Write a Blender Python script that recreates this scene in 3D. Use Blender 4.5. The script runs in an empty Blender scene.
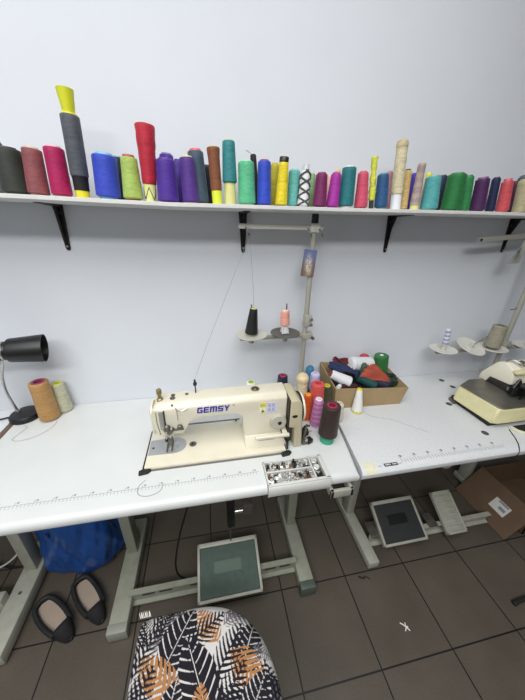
import bpy, bmesh, math, random
from mathutils import Vector, Matrix, Euler, Quaternion
random.seed(7)
PI = math.pi
SC = bpy.context.scene
COL = SC.collection

# ------------------------------------------------------------------ helpers
def lin(h):
    """'#rrggbb' sRGB -> linear rgba"""
    h = h.lstrip('#')
    o = []
    for i in (0, 2, 4):
        c = int(h[i:i+2], 16) / 255
        o.append(c/12.92 if c <= .04045 else ((c+.055)/1.055)**2.4)
    return (o[0], o[1], o[2], 1)

MATS = {}
def mat(name, col, rough=.5, metal=0, noise=.0, nscale=20, bump=0, bscale=200, spec=.5, coat=0, trans=0):
    if name in MATS: return MATS[name]
    m = bpy.data.materials.new(name); m.use_nodes = True
    nt = m.node_tree; b = nt.nodes['Principled BSDF']
    b.inputs['Roughness'].default_value = rough; b.inputs['Metallic'].default_value = metal
    b.inputs['Specular IOR Level'].default_value = spec; b.inputs['Coat Weight'].default_value = coat
    b.inputs['Transmission Weight'].default_value = trans
    c = lin(col); b.inputs['Base Color'].default_value = c
    tc = nt.nodes.new('ShaderNodeTexCoord')
    if noise:
        n = nt.nodes.new('ShaderNodeTexNoise'); n.inputs['Scale'].default_value = nscale; n.inputs['Detail'].default_value = 5
        nt.links.new(tc.outputs['Object'], n.inputs['Vector'])
        mp = nt.nodes.new('ShaderNodeMapRange'); mp.inputs[1].default_value = .3; mp.inputs[2].default_value = .7
        mp.inputs[3].default_value = 1-noise; mp.inputs[4].default_value = 1+noise*.6
        nt.links.new(n.outputs['Fac'], mp.inputs[0])
        mx = nt.nodes.new('ShaderNodeVectorMath'); mx.operation = 'SCALE'; mx.inputs[0].default_value = c[:3]
        nt.links.new(mp.outputs[0], mx.inputs['Scale']); nt.links.new(mx.outputs[0], b.inputs['Base Color'])
    if bump:
        n2 = nt.nodes.new('ShaderNodeTexNoise'); n2.inputs['Scale'].default_value = bscale; n2.inputs['Detail'].default_value = 3
        nt.links.new(tc.outputs['Object'], n2.inputs['Vector'])
        bp = nt.nodes.new('ShaderNodeBump'); bp.inputs['Strength'].default_value = bump; bp.inputs['Distance'].default_value = .003
        nt.links.new(n2.outputs['Fac'], bp.inputs['Height']); nt.links.new(bp.outputs[0], b.inputs['Normal'])
    MATS[name] = m; return m

def thread_mat(col, col2=None, stripes=0, patch=.22):
    """wound sewing thread: fine cross-wound ridges, soft sheen, slight banding of the yarn colour"""
    key = 'thread_' + col + (col2 or '') + str(stripes)
    if key in MATS: return MATS[key]
    m = bpy.data.materials.new(key); m.use_nodes = True
    nt = m.node_tree; b = nt.nodes['Principled BSDF']; L = nt.links.new
    b.inputs['Roughness'].default_value = .55; b.inputs['Sheen Weight'].default_value = .08
    b.inputs['Specular IOR Level'].default_value = .35
    c = lin(col)
    tc = nt.nodes.new('ShaderNodeTexCoord')
    mpg = nt.nodes.new('ShaderNodeMapping'); mpg.inputs['Scale'].default_value = (1, 1, 1)
    L(tc.outputs['Object'], mpg.inputs[0])
    w = nt.nodes.new('ShaderNodeTexWave'); w.bands_direction = 'Z'; w.inputs['Scale'].default_value = 26
    w.inputs['Distortion'].default_value = 14; w.inputs['Detail'].default_value = 3; w.inputs['Detail Scale'].default_value = 2.2
    L(mpg.outputs[0], w.inputs['Vector'])
    n = nt.nodes.new('ShaderNodeTexNoise'); n.inputs['Scale'].default_value = 38; n.inputs['Detail'].default_value = 5
    mp2 = nt.nodes.new('ShaderNodeMapping'); mp2.inputs['Scale'].default_value = (.5, .5, 2.4)
    L(tc.outputs['Object'], mp2.inputs[0]); L(mp2.outputs[0], n.inputs['Vector'])
    add = nt.nodes.new('ShaderNodeMath'); add.operation = 'MULTIPLY_ADD'; add.inputs[1].default_value = .28
    L(w.outputs['Fac'], add.inputs[0]); L(n.outputs['Fac'], add.inputs[2])
    mr = nt.nodes.new('ShaderNodeMapRange'); mr.inputs[1].default_value = .3; mr.inputs[2].default_value = .95
    mr.inputs[3].default_value = 1-patch; mr.inputs[4].default_value = 1+patch
    L(add.outputs[0], mr.inputs[0])
    src = None
    if col2:
        mix = nt.nodes.new('ShaderNodeMix'); mix.data_type = 'RGBA'
        mix.inputs['A'].default_value = c; mix.inputs['B'].default_value = lin(col2)
        wv = nt.nodes.new('ShaderNodeTexWave'); wv.bands_direction = 'Z'; wv.inputs['Scale'].default_value = stripes or 14
        wv.inputs['Distortion'].default_value = 3; wv.inputs['Detail'].default_value = 2
        L(tc.outputs['Object'], wv.inputs['Vector'])
        st = nt.nodes.new('ShaderNodeMapRange'); st.inputs[1].default_value = .45; st.inputs[2].default_value = .75
        L(wv.outputs['Fac'], st.inputs[0]); L(st.outputs[0], mix.inputs['Factor']); src = mix.outputs['Result']
    mx = nt.nodes.new('ShaderNodeVectorMath'); mx.operation = 'SCALE'; mx.inputs[0].default_value = c[:3]
    if src: L(src, mx.inputs[0])
    L(mr.outputs[0], mx.inputs['Scale']); L(mx.outputs[0], b.inputs['Base Color'])
    f = nt.nodes.new('ShaderNodeTexWave'); f.bands_direction = 'Z'; f.inputs['Scale'].default_value = 210
    f.inputs['Distortion'].default_value = 1.5
    L(tc.outputs['Object'], f.inputs['Vector'])
    bp = nt.nodes.new('ShaderNodeBump'); bp.inputs['Strength'].default_value = .2; bp.inputs['Distance'].default_value = .0008
    L(f.outputs['Fac'], bp.inputs['Height']); L(bp.outputs[0], b.inputs['Normal'])
    MATS[key] = m; return m

class MB:
    """collects shapes and links them as ONE mesh object"""
    def __init__(s): s.bm = bmesh.new()
    def box(s, x0, x1, y0, y1, z0, z1, bev=0, seg=2, M=None):
        t = bmesh.new(); bmesh.ops.create_cube(t, size=1)
        for v in t.verts:
            v.co = Vector(((x0+x1)/2+v.co.x*(x1-x0), (y0+y1)/2+v.co.y*(y1-y0), (z0+z1)/2+v.co.z*(z1-z0)))
        if bev: bmesh.ops.bevel(t, geom=t.edges[:], offset=bev, segments=seg, affect='EDGES', profile=.5)
        return s.merge(t, M)
    def merge(s, t, M=None):
        if M is not None: bmesh.ops.transform(t, matrix=M, verts=t.verts[:])
        me = bpy.data.meshes.new('tmp'); t.to_mesh(me); t.free(); s.bm.from_mesh(me); bpy.data.meshes.remove(me)
        return s
    def lathe(s, prof, n=32, M=None, noise=None):
        """profile [(r,z)...] turned about z; closes on the axis when r==0"""
        t = bmesh.new(); rings = []
        for (r, z) in prof:
            if r <= 1e-6: rings.append([t.verts.new((0, 0, z))])
            else:
                ring = []
                for k in range(n):
                    a = 2*PI*k/n; rr = r*(1+(noise(a, z) if noise else 0))
                    ring.append(t.verts.new((rr*math.cos(a), rr*math.sin(a), z)))
                rings.append(ring)
        for A, B in zip(rings, rings[1:]):
            if len(A) == 1 and len(B) == 1: continue
            for k in range(n):
                k2 = (k+1) % n
                if len(A) == 1: t.faces.new((A[0], B[k2], B[k]))
                elif len(B) == 1: t.faces.new((A[k], A[k2], B[0]))
                else: t.faces.new((A[k], A[k2], B[k2], B[k]))
        bmesh.ops.recalc_face_normals(t, faces=t.faces[:])
        return s.merge(t, M)
    def tube(s, pts, r, n=10, caps=True):
        pts = [Vector(p) for p in pts]; rs = r if isinstance(r, (list, tuple)) else [r]*len(pts)
        t = bmesh.new(); rings = []; up = Vector((0, 0, 1)); nv = None
        for i, p in enumerate(pts):
            d = (pts[min(i+1, len(pts)-1)]-pts[max(i-1, 0)]).normalized()
            if nv is None: nv = d.cross(up if abs(d.z) < .9 else Vector((1, 0, 0))).normalized()
            else: nv = (nv-d*nv.dot(d)).normalized()
            b = d.cross(nv)
            rings.append([t.verts.new(p+nv*rs[i]*math.cos(2*PI*k/n)+b*rs[i]*math.sin(2*PI*k/n)) for k in range(n)])
        for A, B in zip(rings, rings[1:]):
            for k in range(n): t.faces.new((A[k], A[(k+1) % n], B[(k+1) % n], B[k]))
        if caps: t.faces.new(rings[0][::-1]); t.faces.new(rings[-1])
        bmesh.ops.recalc_face_normals(t, faces=t.faces[:])
        return s.merge(t)
    def prism(s, poly, axis, a0, a1, bev=0, seg=2, M=None):
        """2-D outline extruded along axis x (poly=(y,z)), y (poly=(x,z)) or z (poly=(x,y))"""
        t = bmesh.new()
        def P(u, v, w): return {'x': (w, u, v), 'y': (u, w, v), 'z': (u, v, w)}[axis]
        A = [t.verts.new(P(u, v, a0)) for u, v in poly]; B = [t.verts.new(P(u, v, a1)) for u, v in poly]
        t.faces.new(A); t.faces.new(B[::-1])
        for k in range(len(poly)):
            k2 = (k+1) % len(poly); t.faces.new((A[k], B[k], B[k2], A[k2]))
        bmesh.ops.recalc_face_normals(t, faces=t.faces[:])
        if bev: bmesh.ops.bevel(t, geom=[e for e in t.edges if e.calc_face_angle(0) > .5], offset=bev, segments=seg, affect='EDGES', profile=.5, clamp_overlap=True)
        return s.merge(t, M)
    def cyl(s, p0, p1, r, n=24, r1=None, bev=0):
        p0, p1 = Vector(p0), Vector(p1); d = p1-p0; h = d.length; r1 = r if r1 is None else r1
        M = Matrix.Translation(p0) @ Vector((0, 0, 1)).rotation_difference(d).to_matrix().to_4x4()
        pr = [(0, 0), (r-bev, 0), (r, bev), (r1, h-bev), (r1-bev, h), (0, h)] if bev else [(0, 0), (r, 0), (r1, h), (0, h)]
        return s.lathe(pr, n, M)
    def grid(s, nx, ny, f, thick=0):
        """sheet f(u,v)->point, with thickness if asked"""
        t = bmesh.new(); V = [[t.verts.new(f(i/nx, j/ny)) for j in range(ny+1)] for i in range(nx+1)]
        for i in range(nx):
            for j in range(ny): t.faces.new((V[i][j], V[i+1][j], V[i+1][j+1], V[i][j+1]))
        bmesh.ops.recalc_face_normals(t, faces=t.faces[:])
        if thick: bmesh.ops.solidify(t, geom=t.faces[:], thickness=thick)
        return s.merge(t)
    def build(s, name, m, parent=None, ang=40, local=False):
        me = bpy.data.meshes.new(name)
        if parent is not None and not local:
            o = parent
            off = Vector((0, 0, 0))
            while o is not None: off += o.location; o = o.parent
            bmesh.ops.translate(s.bm, vec=-off, verts=s.bm.verts[:])
        s.bm.to_mesh(me); s.bm.free()
        for p in me.polygons: p.use_smooth = True
        me.set_sharp_from_angle(angle=math.radians(ang))
        me.materials.append(m)
        o = bpy.data.objects.new(name, me); COL.objects.link(o)
        if parent is not None: o.parent = parent
        return o

def tag(o, label, cat, group=None):
    o['label'] = label; o['category'] = cat
    if group: o['group'] = group
    return o
def thing(name, label, cat, loc, group=None, rot=None):
    o = bpy.data.objects.new(name, None); o.empty_display_size = .02; COL.objects.link(o); o.location = loc
    if rot is not None:
        o.rotation_mode = 'QUATERNION'; o.rotation_quaternion = rot
    return tag(o, label, cat, group)
def struct(o): o['kind'] = 'structure'; return o
def copy_part(src, name, parent):
    c = src.copy(); c.name = name; COL.objects.link(c); c.parent = parent; return c

def spline(pts, n=8):
    """Catmull-Rom through points"""
    P = [Vector(p) for p in pts]; out = []
    for i in range(len(P)-1):
        a, b, c, d = P[max(i-1, 0)], P[i], P[i+1], P[min(i+2, len(P)-1)]
        for k in range(n):
            t = k/n
            out.append(.5*((2*b)+(c-a)*t+(2*a-5*b+4*c-d)*t*t+(3*b-a-3*c+d)*t**3))
    return out+[P[-1]]
# ------------------------------------------------------------------ camera, measured from the photograph's vanishing points
cam_d = bpy.data.cameras.new('camera'); cam = bpy.data.objects.new('camera', cam_d); COL.objects.link(cam)
R3 = Matrix(((0.98169359, 0.05807232, -0.18139816), (-0.18902692, 0.41394416, -0.89046003), (0.02337763, 0.90844804, 0.41734356)))
cam.matrix_world = Matrix.Translation((-0.0132, -1.1645, 1.5099)) @ R3.to_4x4()
cam_d.sensor_fit = 'VERTICAL'; cam_d.sensor_height = 36; cam_d.lens = 276.53/700*36; cam_d.clip_start = .02
SC.camera = cam

# ------------------------------------------------------------------ materials
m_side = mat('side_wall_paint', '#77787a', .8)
m_wall = mat('wall_paint', '#d5d9e0', .75, noise=.025, nscale=3, bump=.12, bscale=60)
m_ceil = mat('ceiling_paint', '#e4e5e6', .8)
m_white = mat('white_laminate', '#d1d4d3', .3, noise=.03, nscale=9, spec=.45)
m_white2 = mat('speckled_laminate', '#d1d3d5', .4, noise=.06, nscale=120, spec=.4)
m_edge = mat('brown_edge', '#6d4a2c', .5, noise=.2, nscale=50)
m_frame = mat('stand_enamel', '#8e9082', .45, noise=.1, nscale=30)
m_frame2 = mat('stand_enamel_pale', '#a2a296', .45, noise=.1, nscale=30)
m_dark = mat('black_plastic', '#131315', .4)
m_rubber = mat('black_rubber', '#1b1b1c', .65)
m_iron = mat('black_bracket', '#1a1614', .35, spec=.5)
m_cream = mat('machine_cream', '#dcd6c2', .28, noise=.03, nscale=15, coat=.2)
m_cream2 = mat('machine_tan', '#bfb598', .38, noise=.05, nscale=20)
m_yell = mat('overlock_cream', '#dcd6a8', .38, noise=.06, nscale=25)
m_steel = mat('bright_steel', '#c4c4c2', .28, metal=.9, noise=.1, nscale=60)
m_dsteel = mat('dull_steel', '#77746c', .42, metal=.7, noise=.25, nscale=40)
m_brass = mat('worn_brass', '#9a8c62', .4, metal=.6)
m_grey = mat('grey_plastic', '#b9b8ae', .45, noise=.04)
m_disc = mat('spool_plate_grey', '#bdbbb0', .4)
m_ddisc = mat('spool_plate_dark', '#56524d', .5, noise=.15, nscale=60)
m_ink = mat('grey_ink', '#7b7f86', .6)
m_blueink = mat('blue_ink', '#2a2a9e', .4)
m_card = mat('cardboard', '#a48d68', .75, noise=.1, nscale=12)
m_carton = mat('brown_carton', '#624d3a', .8, noise=.12, nscale=12)
m_cartdark = mat('carton_inside', '#5c4a37', .85)
m_pole = mat('pole_enamel', '#a09e93', .4, noise=.08, nscale=40)
m_linen = mat('white_fringe', '#d9d6d0', .8)

# ------------------------------------------------------------------ the room
def tile_material():
    m = bpy.data.materials.new('floor_tile'); m.use_nodes = True; nt = m.node_tree; L = nt.links.new
    b = nt.nodes['Principled BSDF']; b.inputs['Roughness'].default_value = .42; b.inputs['Specular IOR Level'].default_value = .4
    tc = nt.nodes.new('ShaderNodeTexCoord')
    mp = nt.nodes.new('ShaderNodeMapping'); mp.inputs['Location'].default_value = (-.5445, .8231, 0)
    L(tc.outputs['Object'], mp.inputs[0])
    br = nt.nodes.new('ShaderNodeTexBrick'); br.offset = 0; br.squash = 1
    br.inputs['Scale'].default_value = 1; br.inputs['Brick Width'].default_value = .3087; br.inputs['Row Height'].default_value = .3087
    br.inputs['Mortar Size'].default_value = .0028; br.inputs['Mortar Smooth'].default_value = .1; br.inputs['Bias'].default_value = 0
    br.inputs['Color1'].default_value = lin('#554e45'); br.inputs['Color2'].default_value = lin('#514a42'); br.inputs['Mortar'].default_value = lin('#1c1a19')
    L(mp.outputs[0], br.inputs['Vector'])
    n = nt.nodes.new('ShaderNodeTexNoise'); n.inputs['Scale'].default_value = 180; n.inputs['Detail'].default_value = 4; L(tc.outputs['Object'], n.inputs['Vector'])
    n2 = nt.nodes.new('ShaderNodeTexNoise'); n2.inputs['Scale'].default_value = 6; n2.inputs['Detail'].default_value = 4; L(tc.outputs['Object'], n2.inputs['Vector'])
    ad = nt.nodes.new('ShaderNodeMath'); ad.operation = 'ADD'; L(n.outputs['Fac'], ad.inputs[0]); L(n2.outputs['Fac'], ad.inputs[1])
    mr = nt.nodes.new('ShaderNodeMapRange'); mr.inputs[1].default_value = .6; mr.inputs[2].default_value = 1.4; mr.inputs[3].default_value = .78; mr.inputs[4].default_value = 1.22
    L(ad.outputs[0], mr.inputs[0])
    sc = nt.nodes.new('ShaderNodeVectorMath'); sc.operation = 'SCALE'; L(br.outputs['Color'], sc.inputs[0]); L(mr.outputs[0], sc.inputs['Scale'])
    L(sc.outputs[0], b.inputs['Base Color'])
    bp = nt.nodes.new('ShaderNodeBump'); bp.invert = True; bp.inputs['Strength'].default_value = .5; bp.inputs['Distance'].default_value = .002
    L(br.outputs['Fac'], bp.inputs['Height']); L(bp.outputs[0], b.inputs['Normal'])
    return m
X0, X1, Y0, ZC = -2.4, 3.0, -3.4, 2.85
struct(MB().box(X0, X1, Y0, 0, -.05, 0).build('floor', tile_material()))
struct(MB().box(X0-.1, X1+.1, 0, .1, -.05, ZC).build('wall_back', m_wall))
struct(MB().box(X0-.1, X0, Y0, 0, -.05, ZC).build('wall_left', m_side))
struct(MB().box(X1, X1+.1, Y0, 0, -.05, ZC).build('wall_right', m_side))
struct(MB().box(X0-.1, X1+.1, Y0-.1, Y0, -.05, ZC).build('wall_front', m_side))
struct(MB().box(X0-.1, X1+.1, Y0-.1, .1, ZC, ZC+.05).build('ceiling', m_ceil))

def area(name, loc, size, sy, power, col, rot=(0, 0, 0)):
    l = bpy.data.lights.new(name, 'AREA'); l.shape = 'RECTANGLE'; l.size = size; l.size_y = sy; l.energy = power; l.color = col
    o = bpy.data.objects.new(name, l); COL.objects.link(o); o.location = loc; o.rotation_euler = rot; return o
area('ceiling_lamp_light', (-.6, -2.45, ZC-.03), 2.2, .55, 70, (1, 1, .985))
area('ceiling_lamp_light', (-.35, -1.25, ZC-.03), 2.6, 1.3, 47, (1, 1, .985))
area('daylight_window_light', (X0+.03, -2.2, 1.7), 1.2, 1.3, 6, (.9, .95, 1), (0, -PI/2, 0))
w = bpy.data.worlds.new('world'); SC.world = w; w.use_nodes = True
w.node_tree.nodes['Background'].inputs[0].default_value = (.8, .86, 1, 1); w.node_tree.nodes['Background'].inputs[1].default_value = .13

# ------------------------------------------------------------------ wall shelf
ZS = 1.566
sh = thing('wall_shelf', 'long grey-white wall shelf on black brackets carrying the row of thread cones', 'shelf', (.4, 0, 1.551))
SAG = [(-1.3, .004), (-.6, .0015), (-.3, -.0035), (-.1, -.0065), (.13, -.005), (.45, -.004), (.76, 0), (1.0, .002), (1.4, .004), (2.1, .006)]
def sag(x):
    """the long board droops a little between its brackets"""
    for (a, za), (b_, zb_) in zip(SAG, SAG[1:]):
        if x <= b_: return za+(zb_-za)*(x-a)/(b_-a)
    return .006
def shelf_board():
    t_ = bmesh.new(); xs = [-1.3+k*3.4/68 for k in range(69)]; rows = []
    for x in xs:
        s_ = sag(x); rows.append([t_.verts.new((x, y, z+s_)) for y, z in ((-.001, 1.551), (-.001, ZS-.0002), (-.199, ZS-.0002), (-.20, ZS-.0012), (-.20, 1.5555), (-.190, 1.551))])
    for A_, B_ in zip(rows, rows[1:]):
        for k in range(6): t_.faces.new((A_[k], B_[k], B_[(k+1) % 6], A_[(k+1) % 6]))
    t_.faces.new(rows[0]); t_.faces.new(rows[-1][::-1]); bmesh.ops.recalc_face_normals(t_, faces=t_.faces[:])
    return MB().merge(t_)
shelf_board().build('board', mat('shelf_board', '#d2d2d0', .5, noise=.04, nscale=12), sh)
for bx in (-1.12, -.494, .134, .760, 1.383, 2.01):
    t = MB()
    t.prism([(-.016, 1.551), (.016, 1.551), (.013, 1.50), (.0075, 1.412), (.004, 1.405), (-.004, 1.405), (-.0075, 1.412), (-.013, 1.50)], 'y', -.006, -.0005, .0015, 1, Matrix.Translation((bx, 0, 0)))
    t.prism([(-.004, 1.544), (-.055, 1.545), (-.10, 1.548), (-.13, 1.549), (-.13, 1.551), (-.004, 1.551)], 'x', bx-.011, bx+.011)
    t.prism([(-.004, 1.546), (-.040, 1.546), (-.016, 1.49), (-.007, 1.42), (-.004, 1.42)], 'x', bx-.0025, bx+.0025)
    bmesh.ops.translate(t.bm, vec=(0, 0, sag(bx)), verts=t.bm.verts[:])
    br = t.build('bracket', m_iron, sh)
    for z in (1.418, 1.525): MB().cyl((bx, -.006, z), (bx, -.0085, z), .0035, 10).build('screw', m_steel, br)

# ------------------------------------------------------------------ thread cones
def cone(label, base, top, rb, rt, col, core='#e8e6dc', z0=.004, ext=.004, group=None, col2=None, stripes=0, patch=.22, rc=None, lump=0, name='thread_cone', cat='thread cone', head=None, cap=None, hole=True):
    base, top = Vector(base), Vector(top); d = top-base; h = d.length
    q = Vector((0, 0, 1)).rotation_difference(d)
    t = thing(name, label, cat, base, group, q)
    rcb = (rc or .72)*rb; rct = (rc or .72)*rt if rc is None or rc < .95 else rc*rt
    rcb = min(rcb, rb*.95); rct = min(rct, rt*.9)
    ri = rct*.62
    pr = [(0, .0), (rcb, .0), (rcb, .003), (rct, h-.0015), (rct-.0012, h)]
    if hole == 'through': rh = min(.0135, rct*.7); pr = [(rh, 0), (rcb, 0), (rcb, .003), (rct, h-.0015), (rct-.0012, h), (rh, h), (rh, 0)]
    else: pr += [(ri, h), (ri*.95, h-min(.03, h*.3)), (0, h-min(.03, h*.3))] if hole else [(0, h)]
    MB().lathe(pr, 24).build('tube', mat('tube_'+core, core, .4), t, local=True)
    e = min(.004, rt*.3); zt = h-ext
    prof = [(rcb*.8, z0), (rb-e, z0), (rb, z0+e)]
    N = 10
    for k in range(1, N):
        f = k/N; r = rb+(rt-rb)*f
        if head: r = rb+(rt-rb)*f+head*max(0, (f-.8)/.2)*rt
        r *= 1+lump*math.sin(k*2.1+rb*900)
        prof.append((r, z0+e+(zt-z0-2*e)*f))
    rtt = rt*(1+(head or 0))
    prof += [(rtt, zt-e), (rtt-e*.35, zt-e*.3), (rtt-e, zt), (rct*.9, zt-.0006)]
    nz = (lambda a, z: lump*.6*math.sin(3*a+z*260)+lump*.5*math.sin(5*a-z*180)) if lump else None
    MB().lathe(prof, 36, noise=nz).build('thread', thread_mat(col, col2, stripes, patch), t, local=True)
    if cap: MB().lathe([(0, h-ext), (rt*.97, h-ext), (rt*.97, h+.010), (rt*.9, h+.012), (rt*.4, h+.012), (0, h+.006)], 24).build('cap', mat('cap_'+cap, cap, .4), t, local=True)
    return t, h

G = 'thread cones on the wall shelf'
D = {
    'charcoal':(-0.532,-0.14,-0.527,1.680,0.0374,0.0310),
    'ash':(-0.623,-0.055,-0.590,1.710,0.0166,0.0134),
    'mauve':(-0.478,-0.14,-0.466,1.684,0.0272,0.0235),
    'magenta':(-0.417,-0.14,-0.411,1.690,0.0267,0.0251),
    'grey':(-0.362,-0.14,-0.352,1.766,0.0234,0.0234),
    'blue':(-0.291,-0.14,-0.284,1.681,0.0340,0.0322),
    'navyb':(-0.278,-0.055,-0.268,1.690,0.0196,0.0172),
    'lime':(-0.221,-0.14,-0.218,1.680,0.0284,0.0229),
    'red':(-0.171,-0.14,-0.162,1.756,0.0198,0.0274),
    'purple':(-0.118,-0.14,-0.116,1.678,0.0316,0.0278),
    'purplerim':(-0.126,-0.055,-0.119,1.706,0.0245,0.0215),
    'purplemid':(-0.089,-0.055,-0.087,1.692,0.0149,0.0126),
    'violet':(-0.049,-0.14,-0.053,1.687,0.0256,0.0227),
    'slate':(-0.020,-0.11,-0.027,1.712,0.0275,0.0241),
    'inky':(0.012,-0.055,0.008,1.681,0.0172,0.0148),
    'brown':(0.034,-0.14,0.027,1.715,0.0176,0.0179),
    'tealtall':(0.076,-0.14,0.074,1.735,0.0227,0.0190),
    'mint':(0.131,-0.14,0.127,1.686,0.0280,0.0249),
    'blackslim':(0.177,-0.055,0.163,1.720,0.0144,0.0101),
    'royal':(0.188,-0.14,0.186,1.691,0.0234,0.0205),
    'olive':(0.240,-0.055,0.240,1.699,0.0182,0.0155),
    'yellow':(0.246,-0.14,0.250,1.690,0.0207,0.0155),
    'aqua':(0.297,-0.11,0.295,1.676,0.0209,0.0191),
    'net':(0.323,-0.14,0.326,1.687,0.0187,0.0145),
    'sage':(0.376,-0.055,0.377,1.676,0.0166,0.0142),
    'plum':(0.383,-0.14,0.382,1.667,0.0239,0.0188),
    'palepink':(0.452,-0.055,0.444,1.674,0.0148,0.0124),
    'fuchsia':(0.431,-0.14,0.433,1.669,0.0214,0.0172),
    'peach':(0.494,-0.055,0.474,1.693,0.0130,0.0105),
    'teal':(0.482,-0.14,0.477,1.690,0.0257,0.0234),
    'coral':(0.540,-0.14,0.530,1.678,0.0230,0.0178),
    'neon':(0.581,-0.14,0.563,1.721,0.0111,0.0087),
    'denim':(0.619,-0.14,0.606,1.676,0.0229,0.0193),
    'rosy':(0.705,-0.055,0.682,1.698,0.0146,0.0121),
    'beigetall':(0.677,-0.14,0.657,1.762,0.0202,0.0177),
    'tan':(0.732,-0.11,0.720,1.698,0.0138,0.0122),
    'indigo':(0.805,-0.055,0.787,1.697,0.0145,0.0120),
    'heather':(0.755,-0.14,0.748,1.713,0.0167,0.0118),
    'lemon':(0.864,-0.055,0.851,1.701,0.0144,0.0119),
    'turq':(0.817,-0.14,0.806,1.679,0.0298,0.0252),
    'midnight':(0.934,-0.055,0.911,1.696,0.0231,0.0186),
    'green':(0.908,-0.14,0.902,1.691,0.0326,0.0302),
    'emerald':(0.999,-0.11,0.979,1.692,0.0208,0.0181),
    'aubergine':(1.032,-0.14,1.015,1.684,0.0256,0.0228),
    'darknavy':(1.124,-0.11,1.106,1.692,0.0163,0.0147),
    'salmon':(1.149,-0.14,1.128,1.684,0.0219,0.0186),
    'claret':(1.295,-0.055,1.264,1.692,0.0135,0.0112),
    'cream':(1.234,-0.14,1.209,1.687,0.0247,0.0220),
    'steel':(1.345,-0.055,1.294,1.713,0.0217,0.0189),
}
def sc_(key, label, col, core='#e8e6dc', **k):
    xb, y, xt, zt, rb, rt = D[key]
    k.setdefault('group', G)
    return cone(label, (xb, y, ZS+sag(xb)), (xt, y, zt), rb, rt, col, core, **k)
sc_('charcoal', 'fat near-black green thread cone at the left end of the shelf front row', '#2b2f29', '#25251f')
sc_('ash', 'ash grey thread cone at the far left shelf end, behind the near-black cone', '#4c5054', '#38383a')
sc_('mauve', 'dusty brown-pink thread cone between the near-black cone and the crimson-magenta cone', '#83484c', '#c9b79c')
sc_('magenta', 'deep magenta thread cone left of the tall grey cone', '#a01150', '#d9a9b8')
g, gh = sc_('grey', 'tall dark grey thread cone on a yellow tube, a yellow cone stuck in its top', '#4b4f57', '#d8cc2a', z0=.054, ext=.004, rc=.80)
MB().lathe([(0, .020), (.0195, .020), (.0205, .050), (.0215, .0545), (0, .0545)], 24).build('winding_end', mat('black_thread', '#101012', .7), g, local=True)
yb = Vector((-.352, -.14, 1.7665)); yt = Vector((-.351, -.14, 1.815)); 
yc = thing('empty_cone', 'empty bright yellow cone standing upside down on top of the tall dark grey thread cone', 'spool', yb, None, Vector((0, 0, 1)).rotation_difference(yt-yb))
MB().lathe([(0, .0005), (.0150, .0005), (.0205, .048), (.0208, .050), (.0194, .050), (.014, .008), (0, .008)], 28).build('shell', mat('neon_yellow_plastic', '#cdd02a', .35), yc, local=True)
sc_('blue', 'fat royal blue thread cone with a light blue tube right of the tall grey cone', '#3145b4', '#74b6d6', ext=.006, z0=.007)
sc_('navyb', 'dark navy thread cone behind, between the fat royal blue and the lime green cones', '#20273c', '#8fb4c8')
sc_('lime', 'lime green thread cone with a rust red tube', '#9db55a', '#a2402c', ext=.006, z0=.006)
r_, rh = sc_('red', 'tall red thread cone on a pale yellow tube crossed by a black zigzag thread', '#ad1f35', '#d6d890', z0=.045, ext=.001, rc=.82, lump=.03)
zz = []
for k in range(0, 33):
    a = PI*1.0+k/32*PI; zz.append((.0172*math.cos(a), .0172*math.sin(a), .006+.033*abs(((k/8) % 2)-1)))
MB().tube(zz, .0011, 6).build('zigzag_thread', m_dark, r_, local=True)
sc_('purple', 'fat purple thread cone right of the tall red cone', '#47268a', '#4a2a80')
sc_('purplerim', 'purple thread cone behind the fat purple one, only its top ring showing above', '#50309a', '#8d84a8')
sc_('purplemid', 'slim purple thread cone behind, seen between the two purple cones of the front row', '#4b3590', '#503a88')
sc_('violet', 'narrower violet thread cone with a yellow-green tube foot, in front of the slate cone', '#4c2d7f', '#c9bf72')
sc_('slate', 'slate blue thread cone with a pink tube top and red foot', '#3c4e5e', '#cf5f66', ext=.006, z0=.005)
sc_('inky', 'inky black-blue thread cone behind, between the slate and brown cones', '#1f222d', '#292b31')
sc_('brown', 'tall slim brown thread cone on a neon yellow-green tube', '#7c4a2e', '#d3de3c', z0=.037, ext=.001, head=.12, rc=.9, hole=False)
sc_('tealtall', 'tall teal thread cone on a long pale yellow tube', '#2e7b80', '#cfcc86', z0=.062, ext=.002, rc=.80)
sc_('mint', 'mint green thread cone above the second bracket from the left', '#55b083', '#9fd0b4')
bk, bh = sc_('blackslim', 'slim black thread cone behind the mint one with a needle sticking out', '#111316', '#17171a', ext=.001)
MB().tube([(0, 0, bh-.003), (-.022, 0, bh+.012)], .0012, 6).build('needle', m_steel, bk, local=True)
sc_('royal', 'slim royal blue thread cone with a purple tube foot, right of the mint cone', '#2a45b5', '#8a2a6a')
sc_('olive', 'olive yellow thread cone half hidden behind the bright yellow one', '#a79c2a', '#b0a844')
sc_('yellow', 'slim bright yellow thread cone with a black cap', '#d9c524', '#20201c', cap='#23201c', ext=.002)
sc_('aqua', 'pale aqua thread cone between the yellow and white cones', '#5fa9a3', '#8cc4be')
nt_, nh = sc_('net', 'white thread cone wrapped in a black criss-cross net', '#dfe0e2', '#b9bcc0', ext=.018, patch=.05)
for s_ in (1, -1):
    for ph in (0, PI):
        pts = []
        for k in range(49):
            f = k/48; r = .0191+(.0149-.0191)*f*.85; a = ph+s_*f*PI*3.6
            pts.append((r*math.cos(a), r*math.sin(a), .003+f*(nh-.02)))
        MB().tube(pts, .0030, 6).build('net_strand', mat('net_black', '#4c4d52', .7), nt_, local=True)
sc_('sage', 'sage green thread cone peeking out behind the white netted one', '#7f9f72', '#93ab88')
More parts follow.
